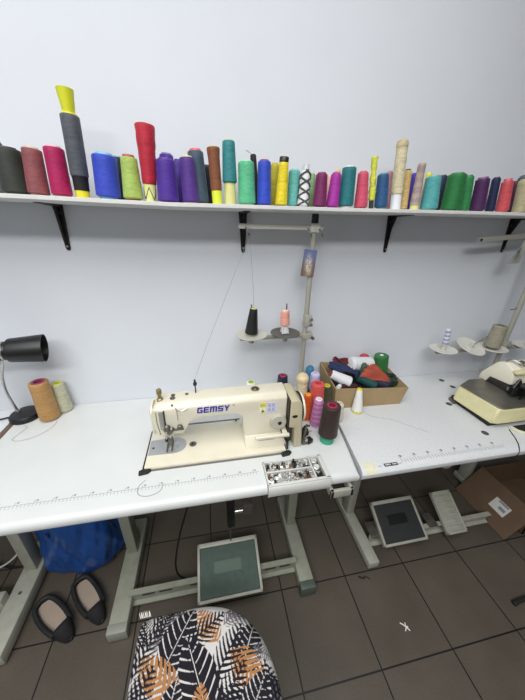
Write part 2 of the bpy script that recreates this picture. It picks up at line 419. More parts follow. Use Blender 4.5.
sc_('plum', 'plum purple thread cone right of the white netted cone', '#6a1d50', '#7c2a5e')
sc_('palepink', 'pale pink thread cone behind, between the plum and fuchsia cones', '#d6a49c', '#dcb3a8')
sc_('fuchsia', 'fuchsia purple thread cone left of the wide teal one', '#9a2a92', '#8a2a84')
sc_('peach', 'peach thread cone behind, its tip showing between the fuchsia and wide teal cones', '#dcaa88', '#e0b79a')
sc_('teal', 'wide dark teal thread cone on a white tube foot', '#1d6a70', '#d4d6d4', z0=.008)
sc_('coral', 'coral pink thread cone between the wide teal cone and the thin neon yellow one', '#c24a62', '#c75468')
ne, neh = sc_('neon', 'thin lumpy neon yellow thread bobbin standing taller than its neighbours', '#ccd24a', '#2d3a30', z0=.028, ext=0, lump=.16, head=.3, hole=False)
sc_('denim', 'denim blue thread cone with a teal foot, left of the tall cream cone', '#244e7a', '#3d8a86', z0=.007)
sc_('rosy', 'rosy pink thread cone behind, between the denim and tall cream cones', '#b48490', '#c08e98')
bt, bth = sc_('beigetall', 'tall lumpy cream thread cone with a drooping head on a white tube', '#c9bf9f', '#e0e2e6', z0=.048, ext=0, rc=.9, lump=.03, head=.05, hole=False)
MB().lathe([(0, bth-.012), (.019, bth-.010), (.0195, bth-.002), (.017, bth+.008), (.009, bth+.013), (0, bth+.014)], 28, Matrix.Translation((.0, 0, 0))).build('wound_head', thread_mat('#b9ab84'), bt, local=True)
sc_('tan', 'tan thread cone with a dark foot right behind the tall cream one', '#c7ab6e', '#4a3a2a')
sc_('indigo', 'indigo thread cone behind, between the tan and heather cones', '#43359a', '#4c3f96')
sc_('heather', 'tall slim heather mauve thread cone on a pale yellow tube', '#9b8688', '#d8d48a', z0=.014, ext=.0, col2='#a99a86', stripes=10, head=.15, hole=False, rc=.92)
sc_('lemon', 'lemon yellow thread cone behind, its tip showing left of the fat turquoise cone', '#d6cf3e', '#dcd75a')
sc_('turq', 'fat turquoise thread cone right of the slim heather mauve one', '#4f9c9e', '#6db0ae')
sc_('midnight', 'midnight navy thread cone behind, between the turquoise and big green cones', '#1f2a44', '#242d40')
sc_('green', 'big leaf green thread cone, the fattest on the right half of the shelf', '#1f6c36', '#2c7440')
sc_('emerald', 'slimmer emerald green thread cone tucked behind the right side of the big green one', '#2a7c46', '#2f7a48')
sc_('aubergine', 'dark aubergine purple thread cone with a mauve tube top', '#431c4d', '#76507c', ext=.006)
sc_('darknavy', 'dark navy thread cone between the aubergine and salmon cones', '#1c2247', '#22264a')
sc_('salmon', 'salmon red thread cone with a salmon tube top near the right bracket', '#bf4c54', '#c8575c', ext=.008)
sc_('claret', 'dark claret thread cone behind, right of the salmon one', '#4a2036', '#52283c')
sc_('cream', 'cream beige thread cone at the right end of the shelf front row', '#aba583', '#b9b496')
sc_('steel', 'steel grey thread cone behind the cream one at the right end of the shelf', '#4d5760', '#58616a')

# ------------------------------------------------------------------ sewing tables
def top_profile(): return [(-.002, .706), (-.002, .75), (-.540, .75), (-.553, .7485), (-.563, .744), (-.569, .736), (-.570, .727), (-.567, .716), (-.559, .709), (-.545, .706)]
def xgap(y): return .528+.118*y
def tabletop(x0, x1, left=None, right=None):
    b = MB(); prof = top_profile(); t = bmesh.new()
    # subdivide the flat top so the slanted end stays straight
    A, B = [], []
    for (y, z) in prof:
        A.append(t.verts.new(((left(y) if left else x0), y, z))); B.append(t.verts.new(((right(y) if right else x1), y, z)))
    t.faces.new(A); t.faces.new(B[::-1]); n = len(prof)
    for k in range(n): t.faces.new((A[k], B[k], B[(k+1) % n], A[(k+1) % n]))
    bmesh.ops.recalc_face_normals(t, faces=t.faces[:])
    return b.merge(t)
def floor_stand(t, legs, m, bar_y, bar_z):
    """two floor runners with upright posts, a slotted cross channel and top rails"""
    xl, xr = legs[0][0], legs[1][0]
    for (x, hw, y0, y1, ht, py, capm) in legs:
        f = MB().box(x-hw, x+hw, y0, y1, .012, ht, .006).build('floor_runner', m, t)
        if capm: MB().box(x-hw-.001, x+hw+.001, y0-.005, y0+.028, .010, ht+.002, .004).build('end_cap', capm, f)
        MB().cyl((x, y0+.04, 0), (x, y0+.04, .012), .018, 16).build('levelling_foot', m_rubber, f)
        MB().cyl((x, y1-.04, 0), (x, y1-.04, .012), .018, 16).build('levelling_foot', m_rubber, f)
        MB().box(x-.022, x+.022, py-.030, py+.030, ht-.002, .69, .005).build('leg', m, t)
        MB().box(x-.020, x+.020, -.52, -.05, .672, .704, .004).build('top_rail', m, t)
    b = MB(); z0, z1 = bar_z; y = bar_y
    b.prism([(y, z0), (y-.022, z0), (y-.022, z0+.006), (y-.006, z0+.008), (y-.006, z1-.006), (y-.022, z1-.006), (y-.022, z1), (y, z1)], 'x', xl+.03, xr-(.105 if not legs[1][6] else .03))
    bar = b.build('cross_bar', m, t)
    for xs in ((xl+.10, xl+.17, xl+.30, xr-.27, xr-.15, xr-.08) if legs[1][6] else (xl+.10, xl+.30, xl+.46)):
        MB().box(xs-.026, xs+.026, y-.0075, y-.0055, (z0+z1)/2-.006, (z0+z1)/2+.006, .0).build('slot', m_dark, bar)
def treadle(t, x, w, yb, zb, yf, zf, m_fr, m_pad, ribs=False):
    L = math.hypot(yb-yf, zb-zf); a = math.atan2(zb-zf, yb-yf)
    M = Matrix.Translation((x, (yb+yf)/2, (zb+zf)/2)) @ Euler((a, 0, 0)).to_matrix().to_4x4()
    b = MB(); b.box(-w/2, w/2, -L/2, L/2, -.012, .004, .004, 2, M)
    for (u0, u1, v0, v1) in ((-w/2, -w/2+.012, -L/2, L/2), (w/2-.012, w/2, -L/2, L/2), (-w/2, w/2, -L/2, -L/2+.012), (-w/2, w/2, L/2-.018, L/2)):
        b.box(u0, u1, v0, v1, 0, .011, .003, 2, M)
    f = b.build('treadle', m_fr, t)
    if ribs:
        for k in range(6):
            v = -L/2+.03+k*(L-.06)/5
            MB().box(-w/2+.014, w/2-.014, v-.010, v+.006, .004, .010, .003, 2, M).build('rib', m_fr, f)
    else:
        p = MB().box(-w/2+.012, w/2-.012, -L/2+.012, L/2-.018, .003, .009, .002, 1, M).build('pad', m_pad[0], f)
        MB().box(-w*.24, w*.20, -.015, .03, .0085, .0102, .001, 1, M).build('nameplate', m_pad[1], p)
    h = MB(); h.cyl((x-w*.3, yb+.0, zb-.03), (x+w*.3, yb+.0, zb-.03), .008, 12); h.build('hinge_rod', m_dsteel, f)
    return f
def ruler(t, x0, x1, y, step, m, line=True, tick=.008, big=5):
    b = MB(); z = .7502
    if line: b.box(x0, x1, y-.0006, y+.0006, .7499, z)
    k = 0; x = x0
    while x <= x1:
        l = tick*((2.0 if line else 2.3) if k % big == 0 else 1)
        b.box(x-.0006, x+.0006, y-(tick if line else 0), y+(l-tick if line else l), .7499, z)
        if k % big == 0: b.box(x+.004, x+.010, y+(tick*.5 if line else l*.7), y+(tick*1.1 if line else l), .7499, z)
        k += 1; x += step
    return b.build('ruler', m, t)

st = thing('sewing_table', 'white sewing table carrying the cream sewing machine, on a grey-green floor stand', 'table', (-.15, -.3, 0))
def notched_top():
    """table top with the notch for the tray in its front edge and a rounded front"""
    xe = lambda y: xgap(y)-.004
    ol = [(-.81, -.002), (-.81, -.570), (.137, -.570), (.137, -.467), (.352, -.467), (.352, -.570), (xe(-.57)-.001, -.570), (xe(-.55), -.550), (xe(-.002), -.002)]
    t_ = bmesh.new(); A_ = [t_.verts.new((x, y, .706)) for x, y in ol]; B_ = [t_.verts.new((x, y, .75)) for x, y in ol]
    t_.faces.new(A_); t_.faces.new(B_); n_ = len(ol)
    for k in range(n_): t_.faces.new((A_[k], A_[(k+1) % n_], B_[(k+1) % n_], B_[k]))
    bmesh.ops.recalc_face_normals(t_, faces=t_.faces[:])
    fe = [e for e in t_.edges if all(v.co.y < -.545 for v in e.verts) and abs(e.verts[0].co.z-e.verts[1].co.z) < .001 and e.calc_length() > .005]
    bmesh.ops.bevel(t_, geom=fe, offset=.019, segments=6, affect='EDGES', profile=.5, clamp_overlap=True)
    return MB().merge(t_)
tp = notched_top().build('tabletop', m_white, st, 30)
MB().box(-.822, -.8098, -.56, -.004, .707, .7506).build('edge_trim', m_edge, tp)
ruler(st, -.80, .12, -.503, .01, mat('ruler_ink', '#8d9197', .6), True, .010, 5)
GREENCAP = mat('end_cap_green', '#4d5a50', .5, noise=.2)
floor_stand(st, [(-.437, .036, -.56, -.10, .066, -.245, mat('end_cap_grey', '#8d8f84', .5)), (.345, .033, -.555, -.10, .066, -.245, GREENCAP)], m_frame, -.445, (.02, .102))
treadle(st, .008, .272, -.352, .165, -.545, .090, m_frame2, (mat('pad_green', '#3d4f47', .65, noise=.15, nscale=40), mat('pad_green_light', '#4b5f53', .6)))
mo = MB().box(-.02, .10, -.33, -.20, .55, .68, .02, 3).build('motor', mat('motor_grey', '#3a3b3a', .5), st)
MB().box(.010, .042, -.425, -.385, .355, .52, .008).build('motor_lever', m_dark, mo)
MB().box(.0, .055, -.40, -.29, .50, .56, .006).build('motor_bracket', m_dark, mo)
MB().cyl((.042, -.405, .43), (.075, -.405, .43), .010, 12).build('lever_bolt', m_steel, mo)
MB().cyl((.024, -.372, .40), (.024, -.362, .165), .003, 8).build('treadle_rod', m_dsteel, st)
MB().tube(spline([(-.10, -.25, .70), (-.115, -.27, .5), (-.20, -.36, .25), (-.22, -.41, .10), (-.15, -.42, .035), (-.06, -.40, .03)]), .004, 8).build('cable', m_dark, st)
MB().box(.075, .115, -.42, -.39, .42, .47, .003).build('switch_box', m_dsteel, mo)
ch = MB()
for (a0, a1, b0, b1) in ((.355, .438, -.580, -.568), (.355, .438, -.50, -.488), (.355, .367, -.580, -.488), (.426, .438, -.580, -.488)): ch.box(a0, a1, b0, b1, .662, .694, .002)
ch.box(.39, .41, -.50, -.45, .690, .7065, .001)
ch.build('pull_out_bracket', m_frame2, st)

t2 = thing('overlock_table', 'white speckled table right of the gap, carrying the overlock machine and the cardboard box', 'table', (1.1, -.3, 0))
tp2 = tabletop(None, 2.0, lambda y: xgap(y)+.006, None).build('tabletop', m_white2, t2, 30)
ruler(t2, .633, 1.08, -.549, .0115, mat('tick_ink', '#5b5f66', .6), False, .014, 5)
MB().tube([(1.188, -.468, .7502), (1.160, -.518, .7502), (1.140, -.545, .7502), (1.129, -.558, .7475), (1.123, -.566, .741), (1.120, -.570, .730), (1.119, -.567, .715)], .0022, 6).build('hatch_seam', m_dark, t2)
for (x, y) in ((1.215, -.07), (1.222, -.138), (1.079, -.269), (1.067, -.469)):
    MB().lathe([(0, .7515), (.010, .7515), (.0135, .7505), (.014, .7498)], 20, Matrix.Translation((x, y, 0))).build('hole_plug', mat('plug_grey', '#4a4d50', .5), t2)
st_ = MB().box(.557, .609, -.5565, -.5445, .7499, .7505).build('sticker', m_dark, t2)
for k in range(8):
    if k == 4: continue
    x = .5615+k*.0055
    MB().prism([(x, -.5535), (x+.0037, -.5535), (x+.0037+(.0003 if k % 2 else 0), -.5475), (x+(.0012 if k % 3 == 0 else 0), -.5475)], 'z', .7505, .7508).build('printed_sign', mat('print_white', '#d8d8d8', .6), st_)
for x in (.540, .620): MB().box(x-.006, x+.006, -.5525, -.5505, .7499, .7503).build('printed_mark', m_ink, t2)
tpz = MB(); tpz.prism([(-.528, .7500), (-.553, .7487), (-.563, .7442), (-.5695, .736), (-.5702, .736), (-.5637, .7448), (-.5532, .7495), (-.528, .7507)], 'x', .484, .524)
tpz.build('tape_patch', mat('masking_tape', '#d6d2b8', .7, noise=.08, nscale=80), t2)
floor_stand(t2, [(.690, .028, -.515, -.12, .056, -.235, None), (1.547, .024, -.49, -.10, .048, -.150, None)], m_frame2, -.405, (.02, .085))
treadle(t2, .885, .245, -.30, .175, -.472, .075, m_frame2, (mat('pad_black', '#26292a', .6, noise=.1), m_dark))
treadle(t2, 1.180, .118, -.306, .18, -.474, .075, m_frame2, None, True)
MB().box(.72, .80, -.43, -.35, .086, .100, .004).build('treadle_clamp', m_dsteel, t2)
MB().box(1.05, 1.10, -.43, -.36, .086, .100, .004).build('treadle_clamp', m_dsteel, t2)
hs = MB(); hs.tube(spline([(1.33, -.2, .70), (1.30, -.16, .4), (1.34, -.13, .2), (1.42, -.12, .12), (1.49, -.10, .20), (1.50, -.05, .5)]), .012, 10); hs.build('dust_hose', m_grey, t2)
MB().box(.60, 1.32, -.40, -.37, .66, .70, .004).build('belt_guard', m_dark, t2)

nb = thing('neighbour_table', 'white table cut off by the left edge, its grey floor runner in view', 'table', (-1.3, -.3, 0))
tabletop(-2.0, -.834).build('tabletop', mat('cool_laminate', '#d5d8da', .35), nb, 30)
def one_leg(x, t, m):
    f = MB().box(x-.040, x+.040, -.56, -.075, .012, .072, .006).build('floor_runner', m, t)
    MB().cyl((x, -.50, 0), (x, -.50, .012), .018, 16).build('levelling_foot', m_rubber, f)
    MB().cyl((x, -.12, 0), (x, -.12, .012), .018, 16).build('levelling_foot', m_rubber, f)
    MB().cyl((x, -.36, .0715), (x, -.36, .0755), .006, 12).build('bolt', m_dsteel, f)
    MB().box(x-.022, x+.022, -.275, -.215, .07, .69, .005).build('leg', m, t)
    MB().box(x-.020, x+.020, -.52, -.05, .672, .706, .004).build('top_rail', m, t)
one_leg(-.862, nb, m_frame2); one_leg(-1.75, nb, m_frame2)
MB().box(-1.72, -.90, -.40, -.36, .03, .11, .004).build('cross_bar', m_frame2, nb)
MB().tube(spline([(-1.15, -.3, .5), (-1.02, -.22, .28), (-.93, -.17, .22), (-.90, -.10, .35), (-.89, -.06, .60)]), .0045, 8).build('cable', mat('white_cable', '#c9c9c4', .5), nb)
MB().tube(spline([(-1.2, -.4, .3), (-1.0, -.30, .15), (-.93, -.22, .12), (-.90, -.15, .2), (-.92, -.06, .5)]), .004, 8).build('cable', mat('white_cable', '#c9c9c4', .5), nb)
MB().tube(spline([(-1.2, -.12, .04), (-1.03, -.2, .02), (-.93, -.21, .02), (-.905, -.12, .05), (-.90, -.05, .4)]), .004, 8).build('cable', m_dark, nb)
# ------------------------------------------------------------------ flatbed sewing machine
ZT = .7502
sm = thing('sewing_machine', 'cream industrial sewing machine with blue lettering on its arm, standing on the left white table', 'sewing machine', (0, -.35, ZT))
bed = MB().box(-.256, .233, -.437, -.248, ZT, .764, .004, 2).build('bed', m_cream, sm)
MB().box(-.262, .239, -.443, -.243, ZT+.0001, ZT+.0012, 0).build('bed_gasket', mat('gasket', '#6b6a66', .6), bed)
# arm, head and pillar: one C-shaped casting
out = [(-.216, .935), (-.213, .951), (-.204, .963), (-.190, .970), (.240, .974), (.240, .764), (.112, .764), (.100, .772), (.092, .79), (.085, .83), (.082, .885), (.074, .900), (.058, .908),
       (-.060, .906), (-.085, .900), (-.100, .888), (-.110, .868), (-.122, .848), (-.197, .845), (-.209, .856), (-.216, .88)]
t = bmesh.new()
A = [t.verts.new((x, -.388, z)) for x, z in out]; B = [t.verts.new((x, -.308, z)) for x, z in out]
t.faces.new(A); t.faces.new(B[::-1])
for k in range(len(out)): t.faces.new((A[k], B[k], B[(k+1) % len(out)], A[(k+1) % len(out)]))
bmesh.ops.recalc_face_normals(t, faces=t.faces[:])
top = [e for e in t.edges if all(v.co.z > .955 and v.co.y < -.38 for v in e.verts)]
bmesh.ops.bevel(t, geom=top, offset=.018, segments=1, affect='EDGES', profile=.5)
bmesh.ops.bevel(t, geom=[e for e in t.edges if e.calc_face_angle(0) > .45], offset=.006, segments=3, affect='EDGES', profile=.5, clamp_overlap=True)
body = MB().merge(t).build('arm', m_cream, sm, 35)
MB().prism([(-.410, .764), (-.406, .770), (-.3885, .806), (-.31, .806), (-.285, .770), (-.280, .764)], 'x', .088, .2395, .002, 2).build('pillar_foot', m_cream, sm)
# face plate on the left end with its grey guard and seam
fp = MB().prism([(-.384, .852), (-.314, .852), (-.314, .945), (-.326, .958), (-.366, .956), (-.384, .940)], 'x', -.2215, -.2145, .002, 2).build('face_plate', m_cream, sm)
for (y, z) in ((-.374, .940), (-.322, .940), (-.345, .862)): MB().cyl((-.2214, y, z), (-.2232, y, z), .0035, 12).build('screw', m_dsteel, fp)
MB().box(-.194, -.179, -.3945, -.387, .875, .948, .003).build('take_up_guard', mat('guard_grey', '#a3a39c', .35, metal=.4), sm)
MB().box(-.1785, -.1755, -.391, -.3875, .870, .950, .001).build('lever_slot', m_dark, sm)
MB().tube([(-.202, -.3885, .945), (-.203, -.3885, .90), (-.197, -.3885, .855)], .0012, 6).build('casting_seam', m_dsteel, sm)
# pressure regulator on top of the head
MB().lathe([(0, .962), (.0105, .962), (.0105, .973), (.0065, .977), (.0060, .990), (.0085, .993), (.0085, 1.008), (.007, 1.010), (0, 1.010)], 20, Matrix.Translation((-.190, -.352, 0))).build('pressure_knob', m_brass, sm)
# thread guides, oil window, thread tower
for (x, y, r) in ((-.150, -.352, .009), (-.150, -.334, .007), (-.105, -.334, .006)):
    MB().lathe([(0, .9745), (r*.55, .9745), (r*.6, .9730), (r, .9725), (r, .968), (0, .968)], 16, Matrix.Translation((x, y, 0))).build('top_screw', m_dsteel, sm)
MB().cyl((-.150, -.376, .956), (-.150, -.382, .964), .0035, 10).build('guide_hole', m_dark, sm)
MB().tube([(-.142, -.382, .955), (-.132, -.400, .950), (-.115, -.401, .954), (-.100, -.395, .958)], .0016, 6).build('thread_guide', m_steel, sm)
MB().tube([(-.136, -.3890, .948), (-.136, -.3890, .905)], .0012, 6).build('guide_seam', mat('seam_line', '#9a927c', .5), sm)
tw = MB(); tw.tube([(-.075, -.330, .968), (-.075, -.330, 1.016)], .0022, 8); tw.lathe([(0, 1.000), (.006, 1.002), (.0065, 1.010), (.004, 1.014), (.003, 1.018), (.004, 1.022), (0, 1.024)], 14, Matrix.Translation((-.075, -.330, 0)))
tw.build('thread_tower', mat('tower_grey', '#3c4048', .35, metal=.5), sm)
ow = MB().lathe([(0, .983), (.007, .981), (.0105, .976), (.0125, .9745), (.0125, .969), (0, .969)], 22, Matrix.Translation((.131, -.342, 0))).build('oil_window', mat('oil_window', '#3c3a2a', .15), sm)
MB().lathe([(.0125, .969), (.0155, .969), (.0155, .9755), (.0125, .9765)], 22, Matrix.Translation((.131, -.342, 0))).build('rim', m_brass, ow)
# tension assembly
for (x, z, r, l) in ((-.174, .882, .0115, .018), (-.160, .874, .009, .022), (-.168, .863, .0075, .016)):
    MB().lathe([(0, 0), (r, 0), (r, .004), (r*.75, .006), (r*.95, .009), (r*.6, .012), (r*.6, l), (0, l)], 18, Matrix.Translation((x, -.387, z)) @ Euler((PI/2, 0, 0)).to_matrix().to_4x4()).build('tension_disc', m_dsteel, sm)
MB().tube([(-.180, -.390, .893), (-.185, -.402, .885), (-.178, -.405, .870), (-.168, -.402, .864)], .0013, 6).build('check_spring', m_steel, sm)
MB().cyl((-.132, -.387, .880), (-.132, -.399, .880), .0095, 18, bev=.002).build('tension_knob', m_dsteel, sm)
MB().box(-.152, -.120, -.395, -.389, .868, .874, .002).build('release_bracket', m_dsteel, sm)
# needle bar, presser foot, throat plate
MB().cyl((-.190, -.345, .846), (-.190, -.345, .795), .0042, 12).build('needle_bar', m_steel, sm)
pb = MB().cyl((-.176, -.345, .846), (-.176, -.345, .785), .0050, 12).build('presser_bar', m_steel, sm)
pf = MB(); pf.box(-.185, -.168, -.352, -.338, .772, .800, .003); pf.box(-.191, -.186, -.380, -.335, .766, .7695, .001); pf.box(-.174, -.169, -.380, -.335, .766, .7695, .001); pf.box(-.191, -.169, -.352, -.330, .766, .774, .001)
pf.build('presser_foot', m_dsteel, sm)
MB().cyl((-.190, -.345, .796), (-.190, -.345, .786), .006, 12).build('needle_clamp', m_dark, sm)
MB().cyl((-.190, -.345, .788), (-.190, -.345, .764), .0012, 8).build('needle', m_steel, sm)
pl = [(-.252, -.385), (-.252, -.312), (-.165, -.308)]+[(-.165+.042*math.sin(a), -.3475+.0395*math.cos(a)) for a in [k*PI/12 for k in range(1, 12)]]+[(-.165, -.387)]
tpl = MB().prism(pl, 'z', .7638, .7652).build('slide_plate', mat('satin_steel', '#b4b6b8', .4, metal=.55, noise=.05), sm)
MB().box(-.205, -.150, -.362, -.333, .7650, .7662, .001).build('throat_plate', m_steel, tpl)
MB().cyl((-.238, -.352, .765), (-.238, -.352, .7662), .004, 12).build('slide_hole', m_dark, tpl)
tl = MB().lathe([(0, .7648), (.013, .7648), (.013, .766), (.011, .7665), (0, .7665)], 20, Matrix.Translation((-.100, -.353, 0))).build('oil_plug', m_dsteel, sm)
MB().cyl((-.100, -.353, .7664), (-.100, -.353, .7672), .005, 12).build('plug_slot', m_dark, tl)
MB().cyl((-.15, -.2405, .767), (.085, -.2405, .767), .0030, 10).build('lifter_rod', m_dsteel, sm)
for x in (-.13, .07): MB().cyl((x, -.246, .755), (x, -.2405, .770), .004, 8).build('rod_post', m_dsteel, sm)
# rubber corner cushions and the dark hinge bracket
for (x, y, s_) in ((-.256, -.437, -1), (.228, -.437, 1)):
    MB().prism([(x-.014*1, y-.020), (x+.014, y-.016), (x+.024, y-.006), (x+.018, y+.004), (x, y+.004), (x-.016, y-.004)], 'z', ZT, .7585, .002).build('corner_cushion', m_rubber, sm)
MB().tube([(-.260, -.43, .7545), (-.2595, -.30, .7545), (-.259, -.252, .7555), (-.250, -.244, .7575)], .0030, 8).build('bed_edge_wire', m_rubber, sm)
MB().tube(spline([(.222, -.392, .822), (.232, -.408, .80), (.240, -.418, .78), (.236, -.432, .762)]), .0052, 10).build('knee_lever', m_dark, sm)
# reverse lever, stitch dial
dl = MB().lathe([(0, 0), (.027, 0), (.030, .004), (.030, .010), (.027, .014), (.0, .015)], 32, Matrix.Translation((.208, -.388, .862)) @ Euler((PI/2, 0, 0)).to_matrix().to_4x4()).build('stitch_dial', mat('dial_grey', '#b9b5a8', .4), sm)
rm = MB()
for k in range(28):
    a = 2*PI*k/28; rm.box(.208+.0285*math.cos(a)-.0008, .208+.0285*math.cos(a)+.0008, -.4015, -.393, .862+.0285*math.sin(a)-.0008, .862+.0285*math.sin(a)+.0008)
rm.build('knurl', m_cream2, dl)
MB().cyl((.212, -.4025, .860), (.212, -.4045, .860), .007, 14).build('dial_centre', m_dark, dl)
MB().box(.120, .245, -.428, -.415, .814, .8265, .004, 3).build('reverse_lever', m_cream, sm)
MB().box(.222, .240, -.420, -.386, .815, .8255, .003).build('lever_arm', m_cream, sm)
nm = MB()
nm.tube([(.135, -.3992, .787), (.200, -.3992, .787)], .0007, 5)
for k in range(7): nm.box(.150+k*.005, .1533+k*.005, -.3975, -.3950, .791, .795)
nm.build('model_marking', mat('marking_grey', '#8b8777', .6), sm)
# belt cover and handwheel
cv = MB()
cv.prism([(.243, .962), (.268, .963), (.278, .957), (.286, .943), (.289, .92), (.298, .752), (.266, .752), (.264, .842), (.243, .846)], 'y', -.418, -.300, .006, 3)
cv.build('belt_cover', m_cream2, sm)
MB().box(.2395, .2435, -.416, -.302, .848, .961, .001).build('cover_gap', m_dark, sm)
MB().box(.244, .262, -.395, -.29, .764, .840, .002).build('belt_recess', mat('recess_dark', '#3b3a36', .6), sm)
MB().lathe([(0, 0), (.0085, 0), (.0075, .0015), (0, .0015)], 16, Matrix.Translation((.262, -.4178, .895)) @ Euler((PI/2, 0, 0)).to_matrix().to_4x4() @ Matrix.Diagonal((1.25, .75, 1, 1))).build('cover_hole', m_dark, sm)
WM = Matrix.Translation((.2945, -.352, .888)) @ Euler((0, PI/2, 0)).to_matrix().to_4x4()
hw = MB().lathe([(0, 0), (.046, 0), (.054, .002), (.056, .006), (.056, .010), (.052, .013), (.044, .012), (.037, .009), (.020, .009), (.020, .012), (0, .013)], 40, WM).build('hand_wheel', m_cream, sm)
MB().lathe([(.053, -.002), (.0572, .0), (.0572, .003), (.054, .004)], 40, WM).build('wheel_gap', m_dark, hw)
# bobbin winder
bw = MB().box(.302, .325, -.412, -.345, ZT, .772, .003).build('bobbin_winder', m_dsteel, sm)
MB().cyl((.303, -.385, .79), (.330, -.385, .79), .015, 18, bev=.002).build('winder_wheel', m_dark, bw)
MB().cyl((.330, -.385, .79), (.345, -.385, .79), .0035, 10).build('winder_spindle', m_steel, bw)
MB().tube([(.308, -.40, .775), (.312, -.405, .815), (.320, -.395, .835)], .004, 8).build('winder_latch', m_dsteel, bw)
MB().tube([(.31, -.36, .77), (.325, -.365, .80), (.342, -.372, .805)], .0035, 8).build('winder_arm', m_dark, bw)
MB().prism([(.325, -.415), (.348, -.405), (.340, -.385), (.322, -.39)], 'z', .7505, .768, .002).build('winder_base', m_dark, bw)
MB().cyl((.312, -.425, .785), (.312, -.412, .785), .006, 12).build('winder_screw', m_steel, bw)

def lettering(txt, size, loc, rot, m, parent, name='lettering', extrude=.0006, offset=0, sx=1):
    cu = bpy.data.curves.new(name, 'FONT'); cu.body = txt; cu.size = size; cu.extrude = extrude; cu.offset = offset; cu.align_x = 'LEFT'
    o = bpy.data.objects.new('tmp', cu); COL.objects.link(o)
    dg = bpy.context.evaluated_depsgraph_get(); me = bpy.data.meshes.new_from_object(o.evaluated_get(dg)); bpy.data.objects.remove(o)
    me.transform(Matrix.Translation(loc) @ Euler(rot).to_matrix().to_4x4() @ Matrix.Diagonal((sx, 1, 1, 1)))
    off = Vector((0, 0, 0)); p = parent
    while p is not None: off += p.location; p = p.parent
    me.transform(Matrix.Translation(-off)); me.name = name; me.materials.clear(); me.materials.append(m)
    q = bpy.data.objects.new(name, me); COL.objects.link(q); q.parent = parent; return q
lt = {'G': [[(1, .88), (.88, 1), (.12, 1), (0, .88), (0, .12), (.12, 0), (1, 0), (1, .56), (.52, .56), (.52, .38), (.72, .38), (.72, .2), (.28, .2), (.28, .78), (1, .78)]],
      'E': [[(0, 0), (1, 0), (1, .2), (.28, .2), (.28, .4), (.9, .4), (.9, .6), (.28, .6), (.28, .8), (1, .8), (1, 1), (0, 1)]],
      'M': [[(0, 0), (.22, 0), (.22, .8), (.39, .8), (.39, 0), (.61, 0), (.61, .8), (.78, .8), (.78, 0), (1, 0), (1, .88), (.88, 1), (0, 1)]],
      'S': [[(0, 0), (.88, 0), (1, .12), (1, .5), (.88, .6), (.28, .6), (.28, .8), (1, .8), (1, 1), (.12, 1), (0, .88), (0, .52), (.12, .4), (.72, .4), (.72, .2), (0, .2)]],
      'Y': [[(.36, 0), (.64, 0), (.64, .38), (1, 1), (.70, 1), (.5, .62), (.30, 1), (0, 1), (.36, .38)]]}
xx = -.073
for ch_ in 'GEMSY':
    w_ = .0235 if ch_ == 'M' else .0182
    lb_ = MB()
    for poly in lt[ch_]: lb_.prism([(xx+u*w_+v*.003, .9265+v*.0225) for u, v in poly], 'y', -.3889, -.3875)
    lb_.build('letter', m_blueink, sm); xx += w_+.0028
MB().lathe([(.0022, 0), (.003, 0), (.003, .0004), (.0022, .0004)], 12, Matrix.Translation((.050, -.3883, .947)) @ Euler((PI/2, 0, 0)).to_matrix().to_4x4()).build('trade_mark', m_blueink, sm)
# warning stickers
stk = MB().box(.139, .163, -.3892, -.3882, .9015, .9455).build('warning_sticker', mat('sticker_white', '#e3e4e0', .5), sm)
MB().box(.140, .162, -.3897, -.3890, .927, .945).build('yellow_field', mat('sticker_yellow', '#d9d33a', .5), stk)
MB().box(.143, .159, -.3900, -.3896, .9345, .9365).build('printed_line', m_ink, stk)
MB().prism([(.1415, .904), (.1605, .904), (.151, .922)], 'y', -.3898, -.3891).build('warning_triangle', MATS['sticker_yellow'], stk)
MB().prism([(.1465, .906), (.1555, .906), (.152, .915)], 'y', -.3901, -.3897).build('warning_mark', m_dark, stk)
stk2 = MB().box(.166, .205, -.3892, -.3882, .8985, .9435).build('instruction_sticker', mat('sticker_lilac', '#d3d3e0', .5), sm)
for (x, z) in ((.170, .926), (.184, .926), (.170, .908), (.184, .908)):
    MB().box(x, x+.010, -.3896, -.3890, z, z+.011).build('printed_sign', mat('sticker_lilac_ink', '#a9aacb', .5), stk2)
for z in (.9035, .921, .939): MB().box(.168, .202, -.3895, -.3890, z, z+.0015).build('printed_line', MATS['sticker_lilac_ink'], stk2)

# ------------------------------------------------------------------ thread stand behind the sewing machine
def rod(x, y, z0, z1, r): return MB().cyl((x, y, z0), (x, y, z1), r, 16)
ts = thing('thread_stand', 'thread stand with one pale and one dark spool plate behind the sewing machine', 'thread stand', (.388, -.1, ZT))
rod(.388, -.1, ZT, 1.53, .0105).build('pole', m_pole, ts)
MB().lathe([(.011, 1.505), (.013, 1.506), (.013, 1.540), (.011, 1.545), (0, 1.545)], 18, Matrix.Translation((.388, -.1, 0))).build('pole_cap', m_dark, ts)
MB().lathe([(0, ZT), (.028, ZT), (.028, .757), (.014, .762), (.011, .775), (.0, .775)], 24, Matrix.Translation((.388, -.1, 0))).build('pole_foot', m_pole, ts)
ar = MB(); ar.box(.105, .415, -.109, -.091, 1.062, 1.076, .003); ar.box(.374, .422, -.116, -.084, 1.055, 1.083, .004)
arm = ar.build('spool_arm', m_pole, ts)
MB().cyl((.418, -.116, 1.064), (.418, -.128, 1.064), .007, 12).build('clamp_screw', m_dsteel, arm)
cl = MB(); cl.box(.379, .411, -.116, -.084, 1.112, 1.165, .004); cl.build('pole_clamp', m_pole, ts)
MB().cyl((.404, -.116, 1.15), (.404, -.13, 1.15), .006, 12).build('clamp_screw', m_steel, ts)
MB().cyl((.404, -.116, 1.125), (.404, -.13, 1.125), .006, 12).build('clamp_screw', m_steel, ts)
